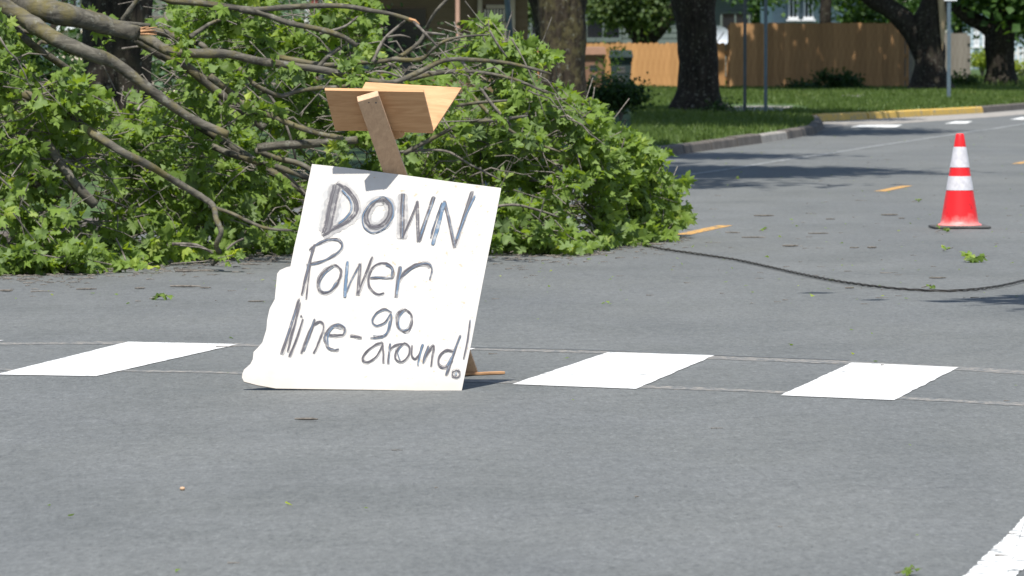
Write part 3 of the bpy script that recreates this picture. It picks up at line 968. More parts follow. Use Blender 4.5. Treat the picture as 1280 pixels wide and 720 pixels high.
def ribbon(mb, pts, wd, lift, jit=0.0, seed=0, taper=.35):
    """pts in photograph pixels; width in photograph pixels"""
    P_ = [Vector((x, y, 0)) for x, y in pts]
    P_ = smooth_path(P_, 6) if len(P_) > 2 else [P_[0].lerp(P_[1], k / 8) for k in range(9)]
    n_ = len(P_)
    vs = []
    for k, p in enumerate(P_):
        t = (P_[min(k + 1, n_ - 1)] - P_[max(k - 1, 0)])
        if t.length < 1e-6: t = Vector((1, 0, 0))
        t.normalize()
        nn = Vector((-t.y, t.x, 0))
        j = nn * jit * noise.noise(Vector((k * .23, seed * 7.7, 1))) * 2.0
        ends = min(1, min(k, n_ - 1 - k) / (n_ * .18) + taper)
        r = wd / 2 * ends * (1 + .35 * noise.noise(Vector((k * .5, seed * 3.1, 9))))
        a, b = p + j - nn * r, p + j + nn * r
        vs += [on_board(a.x, a.y, lift), on_board(b.x, b.y, lift)]
    mb.add(vs, [(2 * k, 2 * k + 2, 2 * k + 3, 2 * k + 1) for k in range(n_ - 1)])
def c4(l): return [(340 + x / 4.571, 220 + y / 4.571) for x, y in l]
def c5(l): return [(340 + x / 4.923, 290 + y / 4.923) for x, y in l]
def c6(l): return [(340 + x / 4.923, 370 + y / 4.923) for x, y in l]
LET = [   # letter, strokes: (points, width px, weight: s smudge g grey b blue)
 ('D', [(c4([(372, 50), (352, 130), (335, 210), (318, 290), (305, 325)]), 11, 'g'), (c4([(368, 42), (420, 72), (468, 130), (482, 190), (455, 238), (400, 275), (345, 302), (290, 340)]), 5.5, 'g'),
        (c4([(400, 80), (442, 130), (455, 185), (425, 235), (380, 272)]), 2.0, 'b')]),
 ('O', [(c4([(640, 135), (590, 145), (548, 195), (538, 245), (560, 285), (605, 290), (650, 262), (675, 210), (672, 162), (640, 132)]), 5.6, 'g'), (c4([(625, 118), (560, 160), (520, 230), (530, 295), (580, 325), (640, 300), (685, 240), (690, 170), (650, 122), (615, 118)]), 1.4, 'b')]),
 ('W', [(c4([(748, 100), (745, 200), (742, 355)]), 6.0, 'g'), (c4([(745, 355), (790, 250), (830, 150)]), 2.6, 'g'), (c4([(830, 140), (832, 250), (836, 372)]), 3.6, 'g'), (c4([(836, 372), (880, 245), (925, 115)]), 4.2, 'g'), (c4([(850, 330), (885, 240), (920, 150)]), 1.4, 'b')]),
 ('N', [(c4([(918, 392), (950, 280), (985, 150)]), 4.2, 'b'), (c4([(985, 140), (1015, 260), (1045, 405)]), 3.4, 'g'), (c4([(1045, 392), (1095, 240), (1145, 85)]), 4.0, 'g'), (c4([(1055, 360), (1100, 240), (1160, 110)]), 2.0, 'b'), (c4([(905, 350), (935, 250), (970, 150)]), 1.0, 'g')]),
 ('P', [(c5([(262, 75), (230, 190), (182, 385)]), 2.6, 'g'), (c5([(240, 150), (225, 280), (210, 410)]), 1.0, 'g'), (c5([(230, 110), (275, 75), (340, 48), (405, 45), (433, 78), (405, 125), (340, 165), (265, 190), (212, 202)]), 2.4, 'g'), (c5([(250, 100), (225, 200), (190, 340)]), 1.3, 'b')]),
 ('o', [(c5([(375, 205), (322, 238), (285, 298), (288, 352), (325, 376), (375, 350), (415, 292), (425, 238), (398, 206), (365, 208)]), 2.4, 'g'), (c5([(380, 212), (330, 250), (296, 310), (305, 358), (350, 365), (400, 310)]), 1.1, 'b')]),
 ('w', [(c5([(465, 180), (455, 290), (448, 400)]), 3.6, 'b'), (c5([(468, 180), (458, 290), (450, 370)]), 1.6, 'g'), (c5([(450, 378), (490, 290), (540, 195)]), 1.6, 'g'), (c5([(540, 192), (535, 290), (528, 385)]), 3.6, 'g'), (c5([(530, 372), (575, 260), (618, 150)]), 2.4, 'g')]),
 ('e', [(c5([(603, 280), (670, 277), (740, 282)]), 1.9, 'g'), (c5([(740, 282), (745, 232), (715, 197), (665, 190), (618, 220), (592, 288), (605, 345), (648, 380), (690, 374)]), 2.1, 'g'), (c5([(735, 270), (738, 225), (700, 200)]), 1.0, 'b')]),
 ('r', [(c5([(788, 210), (775, 300), (762, 400)]), 4.4, 'g'), (c5([(795, 220), (780, 310), (768, 385)]), 2.0, 'b'), (c5([(775, 305), (820, 240), (880, 202), (945, 196), (972, 215)]), 3.2, 'g'), (c5([(800, 270), (870, 215), (950, 190), (985, 220), (970, 288)]), 1.0, 'g')]),
 ('l', [(c6([(165, 20), (115, 190), (58, 355)]), 3.6, 'g'), (c6([(172, 40), (135, 190), (95, 340)]), 1.8, 'g'), (c6([(150, 80), (105, 220), (62, 340)]), 1.1, 'b')]),
 ('i', [(c6([(190, 140), (155, 250), (108, 372)]), 2.4, 'g'), (c6([(182, 120), (178, 128)]), 1.8, 'g')]),
 ('n', [(c6([(262, 140), (232, 240), (192, 335)]), 2.3, 'g'), (c6([(180, 350), (215, 250), (250, 180), (295, 155), (318, 190), (290, 275), (256, 350)]), 2.3, 'g')]),
 ('e', [(c6([(322, 232), (380, 245), (440, 238)]), 2.0, 'g'), (c6([(440, 238), (448, 200), (405, 172), (352, 200), (325, 255), (345, 312), (385, 330), (412, 325)]), 2.2, 'g'), (c6([(430, 200), (380, 190), (345, 240), (350, 300)]), 1.2, 'b')]),
 ('hyphen', [(c6([(480, 242), (515, 248), (552, 256)]), 1.2, 'g')]),
 ('g', [(c6([(735, 100), (690, 80), (640, 108), (618, 155), (645, 182), (695, 160), (732, 110), (728, 180), (700, 238), (650, 255), (605, 256)]), 1.8, 'g'), (c6([(725, 150), (705, 225), (660, 245), (620, 240)]), 1.0, 'b')]),
 ('o', [(c6([(822, 78), (782, 100), (766, 150), (784, 200), (828, 214), (858, 170), (856, 112), (822, 80)]), 2.0, 'g'), (c6([(810, 90), (780, 140), (790, 205), (840, 205)]), 1.2, 'b')]),
 ('a', [(c6([(682, 285), (625, 305), (568, 358), (560, 398), (598, 404), (648, 362), (682, 295)]), 1.9, 'g'), (c6([(680, 285), (684, 350), (686, 412)]), 2.0, 'g')]),
 ('r', [(c6([(726, 290), (720, 350), (715, 415)]), 2.0, 'g'), (c6([(716, 345), (755, 300), (812, 290)]), 1.6, 'g')]),
 ('o', [(c6([(815, 288), (768, 330), (760, 382), (795, 404), (838, 368), (845, 312), (812, 286)]), 1.7, 'g'), (c6([(800, 300), (775, 345), (790, 395)]), 1.0, 'b')]),
 ('u', [(c6([(862, 300), (860, 360), (882, 385), (910, 350), (930, 295)]), 1.7, 'g'), (c6([(928, 295), (912, 360), (898, 428)]), 1.6, 'b')]),
 ('n', [(c6([(962, 305), (945, 360), (930, 412)]), 1.6, 'g'), (c6([(930, 405), (965, 340), (995, 305), (988, 370), (978, 432)]), 1.7, 'g')]),
 ('d', [(c6([(1120, 340), (1065, 335), (1028, 375), (1026, 425), (1065, 438), (1110, 390)]), 1.8, 'g'), (c6([(1158, 238), (1120, 340), (1070, 485)]), 2.0, 'g'), (c6([(1110, 370), (1075, 430)]), 1.2, 'b')]),
 ('exclamation_mark', [(c6([(1218, 150), (1205, 260), (1180, 385)]), 1.5, 'g'), (c6([(1222, 145), (1208, 250), (1190, 340)]), .9, 'b'), (c6([(1133, 456), (1112, 470), (1114, 495), (1135, 502), (1155, 488), (1150, 464), (1130, 455)]), 1.1, 'g'), (c6([(1128, 478), (1138, 480)]), 3.4, 'b')]),
]
sd_ = 0
lay = 0
for ch, strokes in LET:
    mg, md, mbl, ms = MB(), MB(), MB(), MB()
    for pts, wd, kind in strokes:
        sd_ += 1
        lift = .0024 + .00012 * (sd_ % 9)
        if kind == 'g':
            ribbon(mg, pts, wd * (1.0 if wd > 5 else .72), lift, 0, sd_, .6)
            for q_ in range(2 + int(wd > 2.4)):
                of = random.uniform(-.5, .5) * wd; oy = random.uniform(-1.6, 1.6)
                ex = [(x + of, y + oy) for x, y in pts]
                ribbon(md, ex, random.uniform(.45, .8), lift + .0013 + .0001 * q_, .8, sd_ * 3 + q_)
            ribbon(md, [(x + .35 * wd, y) for x, y in pts], max(.7, wd * .16), lift + .0012, .5, sd_ + 50)
            ribbon(md, [(x - .38 * wd, y + .4) for x, y in pts], max(.6, wd * .14), lift + .0014, .6, sd_ + 90)
            ribbon(ms, [(x + .1, y + .8) for x, y in pts], wd + (1.4 if wd < 5 else 6), lift - .0011, .3, sd_ + 20, .8)
            if sd_ % 3 == 0: ribbon(mbl, [(x + .12 * wd, y + .5) for x, y in pts], max(.6, wd * .12), lift + .0016, .9, sd_ + 130)
        else:
            ribbon(mbl, pts, wd, lift + .0018, .3, sd_, .6)
            ribbon(md, [(x - .5 * wd - .3, y) for x, y in pts], .7, lift + .0020, .4, sd_ + 70)
    if ch in 'DOW' and len(ch) == 1:
        src = strokes[0][0] if ch != 'O' else strokes[0][0]
        for k_, w_ in enumerate((26, 19, 13) if ch == 'D' else (15, 11, 8)):
            mh = MB(); ribbon(mh, src, w_, .0003 + .00025 * k_, .8, sd_ + k_, .5)
            mh.build('overspray', M['haze_%d' % k_], board)
        if ch == 'D':
            for k_, w_ in enumerate((13, 10)):
                mh = MB(); ribbon(mh, strokes[1][0], w_, .00105 + .0002 * k_, .8, sd_ + 9 + k_, .7); mh.build('overspray', M['haze_%d' % k_], board)
    if mg.v:
        nm = ('letter_' + ch) if len(ch) == 1 else ch
        o = mg.build(nm.lower(), M['ink_grey'], board)
    else: o = None
    if md.v: md.build('pencil_outline', M['ink_dark'], o if o else board, root=board)
    if mbl.v: mbl.build('blue_marker_line', M['ink_blue'], o if o else board, root=board)
    if ms.v: ms.build('smudge', M['ink_smudge'], o if o else board, root=board)

# the wooden prop behind it: post, V of two boards on top, second leg, foot strip on the road
pr = empty('wooden_prop_stand', G(560, 468))
tag(pr, 'raw pine prop with a V of two boards on top, standing behind the white sign', 'stand')
def bar(a, b, wx, wy, xdir, mb=None, bev=.002):
    a, b = Vector(a), Vector(b)
    t = (b - a).normalized()
    x = Vector(xdir); x = (x - t * x.dot(t)).normalized()
    y = t.cross(x)
    Rm = Matrix((x, y, t)).transposed()
    mb = mb or MB()
    mb.box((a + b) / 2, (wx, wy, (b - a).length), Rm, bev)
    return mb
YT = 24.27
top_c = D(459.5, 120, YT)
foot_c = G(585, 469)
dv = (foot_c - top_c) * (.37 / 1.26)
bar(foot_c + Vector((0, 0, .0)), top_c, .093, .038, (1, .16, 0)).build('post', M['pine_dark'], pr)
# nail heads near the top of the post
for x, y in ((461, 128), (470, 128.5), (472, 177), (481, 177.5)):
    p = top_c + dv * ((y - 120) / 96); p = D(x, y, p.y - .027)
    MB().tube([p + Vector((0, .022, 0)), p + Vector((0, -.001, 0))], .0035, 8).build('nail_head', M['black_rubber'], pr)
# front board of the V: outer face leans towards the camera and is shaded
fb = [D(406, 113, YT + .028), D(529.5, 115, YT + .035), D(541.5, 163.5, YT + .165), D(419, 163.5, YT + .155)]
nvec = (fb[1] - fb[0]).cross(fb[3] - fb[0]).normalized()
if nvec.y > 0: nvec = -nvec
MB().prism(fb, -nvec * .018).build('front_board', M['pine'], pr)
# rear board of the V: its inner face looks up into the sun
rb = [D(457, 102.5, YT + .30), D(577, 109.5, YT + .34), D(541.5, 164, YT + .175), D(428, 160, YT + .165)]
nv2 = (rb[1] - rb[0]).cross(rb[3] - rb[0]).normalized()
if nv2.z < 0: nv2 = -nv2
MB().prism(rb, -nv2 * .018).build('rear_board', M['pine'], pr)
# rear leg and gusset
bar(D(487, 150, YT + .17), D(500, 171, YT + .20), .045, .03, (.9, -.45, 0)).build('gusset', M['pine'], pr)
a, b = G(470, 474), G(629, 468)
a.z = b.z = .008
bar(a, b, .012, .035, (0, 0, 1)).build('foot_strip', M['torn_wood'], pr)

# ---------------------------------------------------------------- traffic cone
cc_ = G(1199.5, 285.5)
cone = empty('traffic_cone', cc_)
tag(cone, 'red-orange traffic cone with two white reflective bands standing alone on the road', 'traffic cone')
sc = 44.6 / F
def R_(px): return px * sc
def hz(y): return (284.5 - y) * sc
MB().box(cc_ + Vector((0, 0, .014)), (R_(71), .36, .020), Matrix.Rotation(math.radians(4), 3, 'Z'), .006).build('base', M['black_rubber'], cone)
def rad_at(z):
    zt = hz(166)
    return R_(25) + (R_(5) - R_(25)) * z / zt
H = hz(166)
prof = [(R_(28), .026), (R_(27), .034), (rad_at(.04), .045)] + [(rad_at(z), z) for z in np.linspace(.06, H - .012, 12)] + [(rad_at(H) - .002, H - .003), (rad_at(H) - .008, H), (rad_at(H) - .012, H - .004), (rad_at(H) - .012, H - .08)]
mb = MB().lathe(cc_, prof, 40); mb.smooth = True
mb.build('body', M['cone'], cone)
for y0, y1 in ((208, 182.5), (236.5, 219)):
    z0, z1 = hz(y0), hz(y1)
    mb = MB().lathe(cc_, [(rad_at(z0) + .0025, z0), (rad_at(z1) + .0025, z1)], 40); mb.smooth = True
    mb.build('reflective_band', M['band'], cone)

# ---------------------------------------------------------------- downed power line: strands twisted round each other
cp = [(795, 304), (828, 311), (870, 317), (920, 324.5), (960, 333), (1000, 342), (1040, 350), (1080, 356), (1120, 360.5), (1160, 363), (1200, 363), (1240, 359), (1280, 350.5), (1330, 336), (1400, 322), (1500, 312), (1700, 304), (1950, 300)]
cpath = [G(x, y, .013) for x, y in cp]
cpath = [G(720, 300, .02), G(765, 302, .016)] + cpath
sp_ = smooth_path(cpath, 90)
cable = empty('power_cable', G(1000, 342)); tag(cable, 'black twisted power cable lying on the road from the branches to the right edge', 'cable')
ln = [0]
for a, b in zip(sp_, sp_[1:]): ln.append(ln[-1] + (b - a).length)
for s in range(3):
    pts = []
    for i, p in enumerate(sp_):
        t = (sp_[min(i + 1, len(sp_) - 1)] - sp_[max(i - 1, 0)]).normalized()
        nx = Vector((-t.y, t.x, 0)); a = ln[i] / .42 * 2 * math.pi + s * 2 * math.pi / 3
        rr = .0050 * (1 + .3 * noise.noise(Vector((ln[i] * 1.3, 0, 0))))
        pts.append(p + nx * math.cos(a) * rr + Vector((0, 0, math.sin(a) * rr)))
    mb = MB().tube(pts, .0034 if s else .0028, 6); mb.smooth = True
    mb.build('strand', M['cable'], cable)

# ---------------------------------------------------------------- loose sprigs, chips and bits on the road
def sprig(px, py, wpx, hpx, nl, label, cat='leaves', seed=0, mat='leaf'):
    rg = np.random.default_rng(seed + 100)
    c = G(px, py)
    k = c.y / F
    root = empty('leaf_sprig', c); tag(root, label, cat, 'loose leaf sprigs on the road')
    sx, sz = wpx * k * .5, hpx * k
    for j in range(nl):
        s = float(rg.uniform(.6, 1.0)) * max(.045, min(.11, wpx * k * .42))
        p = Vector((float(rg.uniform(-.8, .8)) * sx, float(rg.uniform(-.5, .5)) * sx, float(rg.uniform(.15, .75)) * sz + .012))
        o = link('leaf', lm[j % len(lm)], root)
        nn = Vector((float(rg.normal()) * .5, float(rg.normal()) * .4 - .45, 1)).normalized()
        tt = Vector((p.x * 3 + float(rg.normal()) * .4, float(rg.normal()) * .5, 0)); tt = (tt - nn * tt.dot(nn)).normalized()
        ss = tt.cross(nn)
        m3 = (Matrix((ss, tt, nn)).transposed() * s).to_4x4(); m3.translation = p
        o.matrix_local = m3
    tp = [c + Vector((-sx * .9, 0, .008)), c + Vector((0, .01, .01 + sz * .3)), c + Vector((sx * .6, -.01, .02 + sz * .3))]
    MB().tube(smooth_path(tp, 3), .003, 5).build('stem', M['twig'], root)
sprig(200, 375, 30, 7, 5, 'small green leaf sprig on the bare asphalt between the fallen tree and left crosswalk bar', seed=1)
sprig(1222, 328, 36, 13, 9, 'largest loose leaf sprig, lying below the traffic cone near the right edge', seed=2)
sprig(1186, 314.5, 18, 5, 3, 'tiny green sprig between the cone and the largest loose sprig', seed=3)
sprig(1178, 291, 20, 8, 4, 'green sprig lying against the front of the traffic cone base', seed=4)
sprig(165, 341, 58, 12, 10, 'flat broken leafy shoot at the front foot of the fallen tree, left of centre', seed=5)
sprig(186, 339, 18, 24, 5, 'upright leaf cluster just in front of the fallen tree at left', seed=6)
sprig(922, 225, 8, 4, 2, 'tiny green sprig in the tree shade on the road left of the orange dash', seed=7)
sprig(1147, 253.5, 16, 6, 3, 'small sprig on the road to the upper left of the traffic cone', seed=8)
sprig(1159, 361, 16, 4, 2, 'pale green leaves lying beside the power cable near its lowest bend', seed=9)
sprig(955, 290, 14, 4, 2, 'small leaf scrap right of the nearest orange dash', seed=10)
sprig(797, 309, 34, 8, 6, 'leaf sprig at the right foot of the fallen tree where the cable emerges', seed=11)
sprig(1132, 720, 30, 6, 3, 'green leaf scrap at the bottom edge left of the white lane line', seed=12)
def twig_bit(px, py, wpx, ang, label, mat, r=.006):
    c = G(px, py); k = c.y / F; L = wpx * k
    root = None
    d = Vector((math.cos(ang), math.sin(ang) * 2.2, 0)).normalized()
    pts = [c + d * L * (t - .5) + Vector((0, .02 * noise.noise(Vector((t * 3, px, 0))), r + .004)) for t in (0, .25, .5, .75, 1)]
    o = MB().tube(pts, [r * .7, r, r * 1.1, r, r * .5], 6, rough=.2, seed=px).build('broken_twig', mat, None, origin=c)
    tag(o, label, 'twig', 'broken twigs on the road')
TW = [(955, 271, 26, .1, 'long pale twig on the road beyond the cable, below the orange dash gap'), (942, 298, 30, -.05, 'brown twig on the road just right of the nearest orange dash'), (916, 292, 20, -.2, 'dark twig touching the right end of the nearest orange dash'),
      (988, 309, 20, 0, 'short twig midway between the nearest orange dash and the cable'), (1038, 275, 12, 0, 'dark chip of bark on the road left of the cone'), (1023, 293, 26, .05, 'faint thin twig on the road left of the cone base'),
      (1112, 270, 22, .1, 'thin twig just left of the traffic cone'), (1172, 349, 22, .1, 'twig on the road just behind the cable near its lowest bend'), (1127, 274, 8, 0, 'tiny bark chip beside the left edge of the cone'),
      (232, 360, 40, -.1, 'long brown twig on the road in front of the fallen tree'), (257, 361.5, 14, 0, 'short brown bark chip in front of the fallen tree'), (108, 363, 26, .1, 'faint twig on the road at far left'),
      (8, 365.5, 18, -.2, 'brown twig on the road at the left edge of the view'), (175, 362, 14, .2, 'small twig behind the loose leaf sprig'), (320, 378.5, 20, .1, 'twig on the road just left of the white sign'),
      (230, 341, 22, .05, 'brown bark piece at the shaded foot of the fallen tree'), (312, 332, 26, 0, 'bark strip at the foot of the fallen tree beside the sign'),
      (1062, 361.5, 12, .1, 'short bark chip just in front of the cable'), (1090, 311, 14, .3, 'small chip halfway between cable and cone'), (1068, 311, 12, 0, 'small brown chip left of the tiny sprig'),
      (383, 526.5, 30, -.12, 'dark thin stick lying on the open asphalt below the sign')]
for i, (x, y, wv, an, lb) in enumerate(TW):
    twig_bit(x, y, wv, an, lb, M['twig'], .005 if i % 3 else .007)
p = G(228, 613)
mb = MB(); mb.lathe(p, [(.0, .0), (.007, .001), (.0095, .006), (.007, .011), (.0, .0125)], 9); mb.smooth = True
o = mb.build('pebble', M['pine_dark'], None, origin=p); tag(o, 'single tan pebble on the empty grey asphalt at lower left', 'pebble')
# tiny litter
n = 1500
px = RNG.uniform(-60, 1340, n); py = 170 + 560 * RNG.random(n) ** 1.1
pos_ = np.array([tuple(G(a, b, .008)) for a, b in zip(px, py)])
keep = (RNG.random(n) < np.where(py < 380, .9, np.where(py < 500, .03, .006)))
pos_ = pos_[keep]; m_ = len(pos_)
me = leaves_mesh('leaf_litter', pos_, RNG.normal(size=(m_, 3)) * .25 + np.array([0, 0, 1.]), RNG.normal(size=(m_, 3)), RNG.uniform(.008, .035, m_), RNG.uniform(0, 1, m_), [L3], M['leaf'])
o = link('leaf_litter', me); tag(o, 'scattered crumbs of green leaf strewn over the asphalt', 'leaf litter', kind='stuff')
n = 900
px = RNG.uniform(-60, 1340, n); py = 170 + 560 * RNG.random(n) ** 1.3
pos_ = np.array([tuple(G(a, b, .006)) for a, b in zip(px, py)])
keep = (RNG.random(n) < np.where(py < 380, .9, .02))
mb = MB()
for p in pos_[keep]:
    a = random.uniform(-.5, .5); L = random.uniform(.004, .028) if random.random() < .9 else random.uniform(.03, .06); v = Vector(p.tolist()); d = Vector((math.cos(a), math.sin(a), 0)) * L
    mb.tube([v - d, v + d], [random.uniform(.0015, .0032), .001], 4)
for _ in range(750):                                  # thicker litter along the foot of the fallen tree
    x = random.uniform(-60, 860); y = interp(x, FRONT) - abs(random.gauss(0, .9)) + .3
    v = Vector(((x - 640) / F * y, y, .006)); a = random.uniform(-1.2, 1.2)
    L = random.uniform(.006, .03) if random.random() < .88 else random.uniform(.03, .09)
    d = Vector((math.cos(a), math.sin(a), 0)) * L
    mb.tube([v - d, v + Vector((0, 0, .003)), v + d], [random.uniform(.0015, .004), .003, .001], 4)
o = mb.build('bark_crumbs', M['twig']); tag(o, 'small brown crumbs of bark and twig scattered on the asphalt', 'debris', kind='stuff')

# ---------------------------------------------------------------- standing street trees
def street_tree(name, base, path, radii, bark, label, crown=None, limbs=(), seed=1, leafmat='leaf_street', n=16, group='street trees along the verge', lsize=.30, clump=32, rough=.10, flare=True):
    root = empty(name, base); tag(root, label, 'tree', group)
    sm = smooth_path([Vector(base) + Vector((0, 0, -.05))] + [Vector(p) for p in path], 5)
    rr = []
    m = len(sm) - 1
    for i in range(m + 1):
        t = i / m * (len(radii) - 1); a = int(min(t, len(radii) - 2)); r = radii[a] + (radii[a + 1] - radii[a]) * (t - a)
        if flare:
            hgt = sm[i].z - base[2]
            r *= 1 + .55 * math.exp(-max(hgt, 0) / .28)
        rr.append(r)
    mb = MB().tube(sm, rr, n * 2, rough=rough, seed=seed * 5, freq=3.0); mb.smooth = True
    mb.build('trunk', M[bark], root)
    for lp, lr in limbs:
        s2 = smooth_path(lp, 4)
        mb = MB().tube(s2, [lr[0] + (lr[1] - lr[0]) * i / (len(s2) - 1) for i in range(len(s2))], 12, rough=.12, seed=seed, freq=3); mb.smooth = True
        mb.build('limb', M[bark], root)
    if crown:
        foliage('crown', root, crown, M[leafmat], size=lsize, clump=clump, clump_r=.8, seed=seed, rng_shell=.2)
    return root
def std_limbs(base, h, r, spread, seed, n=6):
    rg = random.Random(seed); out = []
    b = Vector(base)
    for k in range(n):
        a = 2 * math.pi * k / n + rg.uniform(-.3, .3)
        s = b + Vector((0, 0, h * rg.uniform(.8, 1.0)))
        e = b + Vector((math.cos(a) * spread * .8, math.sin(a) * spread * .8, h + rg.uniform(2, 4.5)))
        out.append(([s, s.lerp(e, .5) + Vector((0, 0, .5)), e], (r * .5, r * .12)))
    return out
def vz(x, y): return verge_z(x, y)[0]
# T1, big dark trunk behind the fallen crown
b = Vector(((150 - 640) / F * 55, 55, .15))
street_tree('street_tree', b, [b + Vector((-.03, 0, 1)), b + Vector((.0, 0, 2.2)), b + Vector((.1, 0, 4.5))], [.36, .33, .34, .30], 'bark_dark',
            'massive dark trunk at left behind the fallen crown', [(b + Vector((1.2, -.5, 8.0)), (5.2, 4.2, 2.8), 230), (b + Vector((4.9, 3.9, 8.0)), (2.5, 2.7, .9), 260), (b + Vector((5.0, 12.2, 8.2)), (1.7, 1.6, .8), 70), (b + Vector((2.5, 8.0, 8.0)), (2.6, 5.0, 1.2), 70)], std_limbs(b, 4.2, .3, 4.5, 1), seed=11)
# T2, lit brown trunk in the middle
b = Vector(((705 - 640) / F * 84, 84, .18))
street_tree('street_tree', b, [b + Vector((-.02, 0, 1)), b + Vector((-.03, 0, 2.2)), b + Vector((-.05, 0, 4.5))], [.29, .33, .37, .33], 'bark_mid',
            'brown lichen-stained trunk just right of the white sign, above the fallen leaves', [(b + Vector((.8, 1.5, 8.0)), (4.6, 4.8, 2.6), 300), (b + Vector((3.4, .8, 8.0)), (1.6, 2.0, .9), 60)], std_limbs(b, 4.2, .3, 4.5, 2), seed=12)
t2 = bpy.data.objects['street_tree.001']
mb = MB().tube(smooth_path([D(691, 128, 84.3), D(689, 90, 84.3), D(687, 60, 84.3), D(682, 25, 84.3), D(670, -20, 84.3), D(655, -70, 84.3)], 5), [.14, .14, .15, .16, .17, .18, .18, .18, .18, .18, .18, .18, .18, .18, .18, .18, .18, .18, .18, .18, .18, .18, .18, .18, .18, .18][:26], 14, rough=.12, freq=3); mb.smooth = True
mb.build('limb', M['bark_dark'], t2)
# T3
b = Vector(((871 - 640) / F * 101, 101, .19))
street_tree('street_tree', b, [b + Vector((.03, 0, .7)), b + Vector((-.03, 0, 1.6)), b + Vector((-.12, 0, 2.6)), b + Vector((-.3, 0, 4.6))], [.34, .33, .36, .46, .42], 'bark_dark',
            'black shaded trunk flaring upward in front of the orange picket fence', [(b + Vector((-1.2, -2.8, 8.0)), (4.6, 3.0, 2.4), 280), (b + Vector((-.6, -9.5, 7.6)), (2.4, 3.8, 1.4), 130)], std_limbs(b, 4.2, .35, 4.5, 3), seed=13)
# T4, forked, leaning
b = Vector(((1163 - 640) / F * 141, 141, .17))
q = lambda x, y, Y=141: D(x, y, Y)
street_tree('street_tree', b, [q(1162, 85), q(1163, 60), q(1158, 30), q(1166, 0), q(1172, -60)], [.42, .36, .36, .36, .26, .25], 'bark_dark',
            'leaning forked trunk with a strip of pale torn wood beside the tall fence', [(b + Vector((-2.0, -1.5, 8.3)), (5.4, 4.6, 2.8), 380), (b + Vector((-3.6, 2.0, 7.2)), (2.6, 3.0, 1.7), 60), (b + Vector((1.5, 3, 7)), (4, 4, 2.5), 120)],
            [([q(1158, 70), q(1142, 42), q(1122, 18), q(1085, -6), q(1040, -50)], (.30, .20)), ([q(1166, 52), q(1173, 25), q(1176, -2), q(1180, -60)], (.22, .20))] + std_limbs(b, 4.4, .3, 4.5, 4, 4), seed=14)
r4 = [o for o in bpy.data.objects if o.name == 'street_tree.003'][0]
tp = [q(1172, -6, 140.7), q(1180, -6, 140.7), q(1183, 20, 140.7), q(1181, 44, 140.7), q(1178, 64, 140.7), q(1176, 46, 140.7), q(1174, 20, 140.7)]
mb = MB().prism(tp, (0, .06, 0)); mb.build('torn_wood_strip', simple('old_torn_wood', (.33, .25, .15), .9, .4, 9, stretch=(1, 1, .2)), r4)
# T5
b = Vector(((1252 - 640) / F * 155, 155, .2))
q5 = lambda x, y: D(x, y, 155)
street_tree('street_tree', b, [q5(1251, 90), q5(1250, 65), q5(1250, 45), q5(1256, 20), q5(1262, -40)], [.36, .34, .38, .42, .36, .3], 'bark_dark',
            'dark trunk near the right edge dividing into two limbs under leaves', [(b + Vector((.3, .5, 7.2)), (5.2, 5, 3.0), 240), (q5(1268, 12) + Vector((.3, -.5, .3)), (1.0, 1.0, .7), 26), (q5(1236, -12), (1.2, 1.2, .6), 20)],
            [([q5(1244, 42), q5(1228, 30), q5(1208, 20), q5(1194, 6), q5(1180, -30)], (.24, .14))] + std_limbs(b, 4.4, .3, 4.5, 5, 4), seed=15)
# tree across the street, outside the frame: its shade reaches in at right
b = Vector((7.6, 27.5, .12))
street_tree('street_tree', b, [b + Vector((0, 0, 1.5)), b + Vector((.1, 0, 3)), b + Vector((0, 0, 5))], [.25, .22, .2, .18], 'bark_mid',
            'street tree on the near right side, outside the view', [(b + Vector((-.2, 1.0, 7.0)), (3.2, 2.4, 1.6), 120), (b + Vector((-4.7, 1.1, 7.0)), (1.2, .42, .3), 14)], std_limbs(b, 4.4, .2, 3.2, 6), seed=16)
# tree with hanging foliage behind the low fence
b = Vector(((806 - 640) / F * 158, 158, .1))
q8 = lambda x, y, Y=157.5: D(x, y, Y)
street_tree('garden_tree', b, [q8(806, 60, 158), q8(806, 45, 158), q8(808, 25, 158), q8(812, -30, 158)], [.36, .34, .36, .44, .4], 'bark_dark',
            'garden tree with drooping sunlit foliage above the low picket fence', None,
            [([q8(805, 50, 158), q8(792, 32, 158), q8(775, 15, 158), q8(750, -10, 158)], (.3, .16)), ([q8(808, 48, 158), q8(826, 30, 158), q8(845, 10, 158), q8(870, -20, 158)], (.3, .16))], seed=18, group='garden trees beyond the fences')
gt = bpy.data.objects['garden_tree']
foliage('crown', gt, [(q8(770, 8, 156.5), (.75, .9, .5), 46), (q8(805, 14, 156.2), (.6, .8, .48), 40), (q8(740, 5, 156.8), (.45, .8, .4), 22), (q8(830, 0, 156.5), (.35, .7, .4), 16), (q8(790, -45, 156.5), (2.2, 1.6, 1.0), 60), (q8(655, 10, 150), (.5, .6, .6), 22)],
        M['leaf_conifer'], size=.15, clump=30, clump_r=.32, droop=1.2, seed=31, rng_shell=.1, flat=1.6)

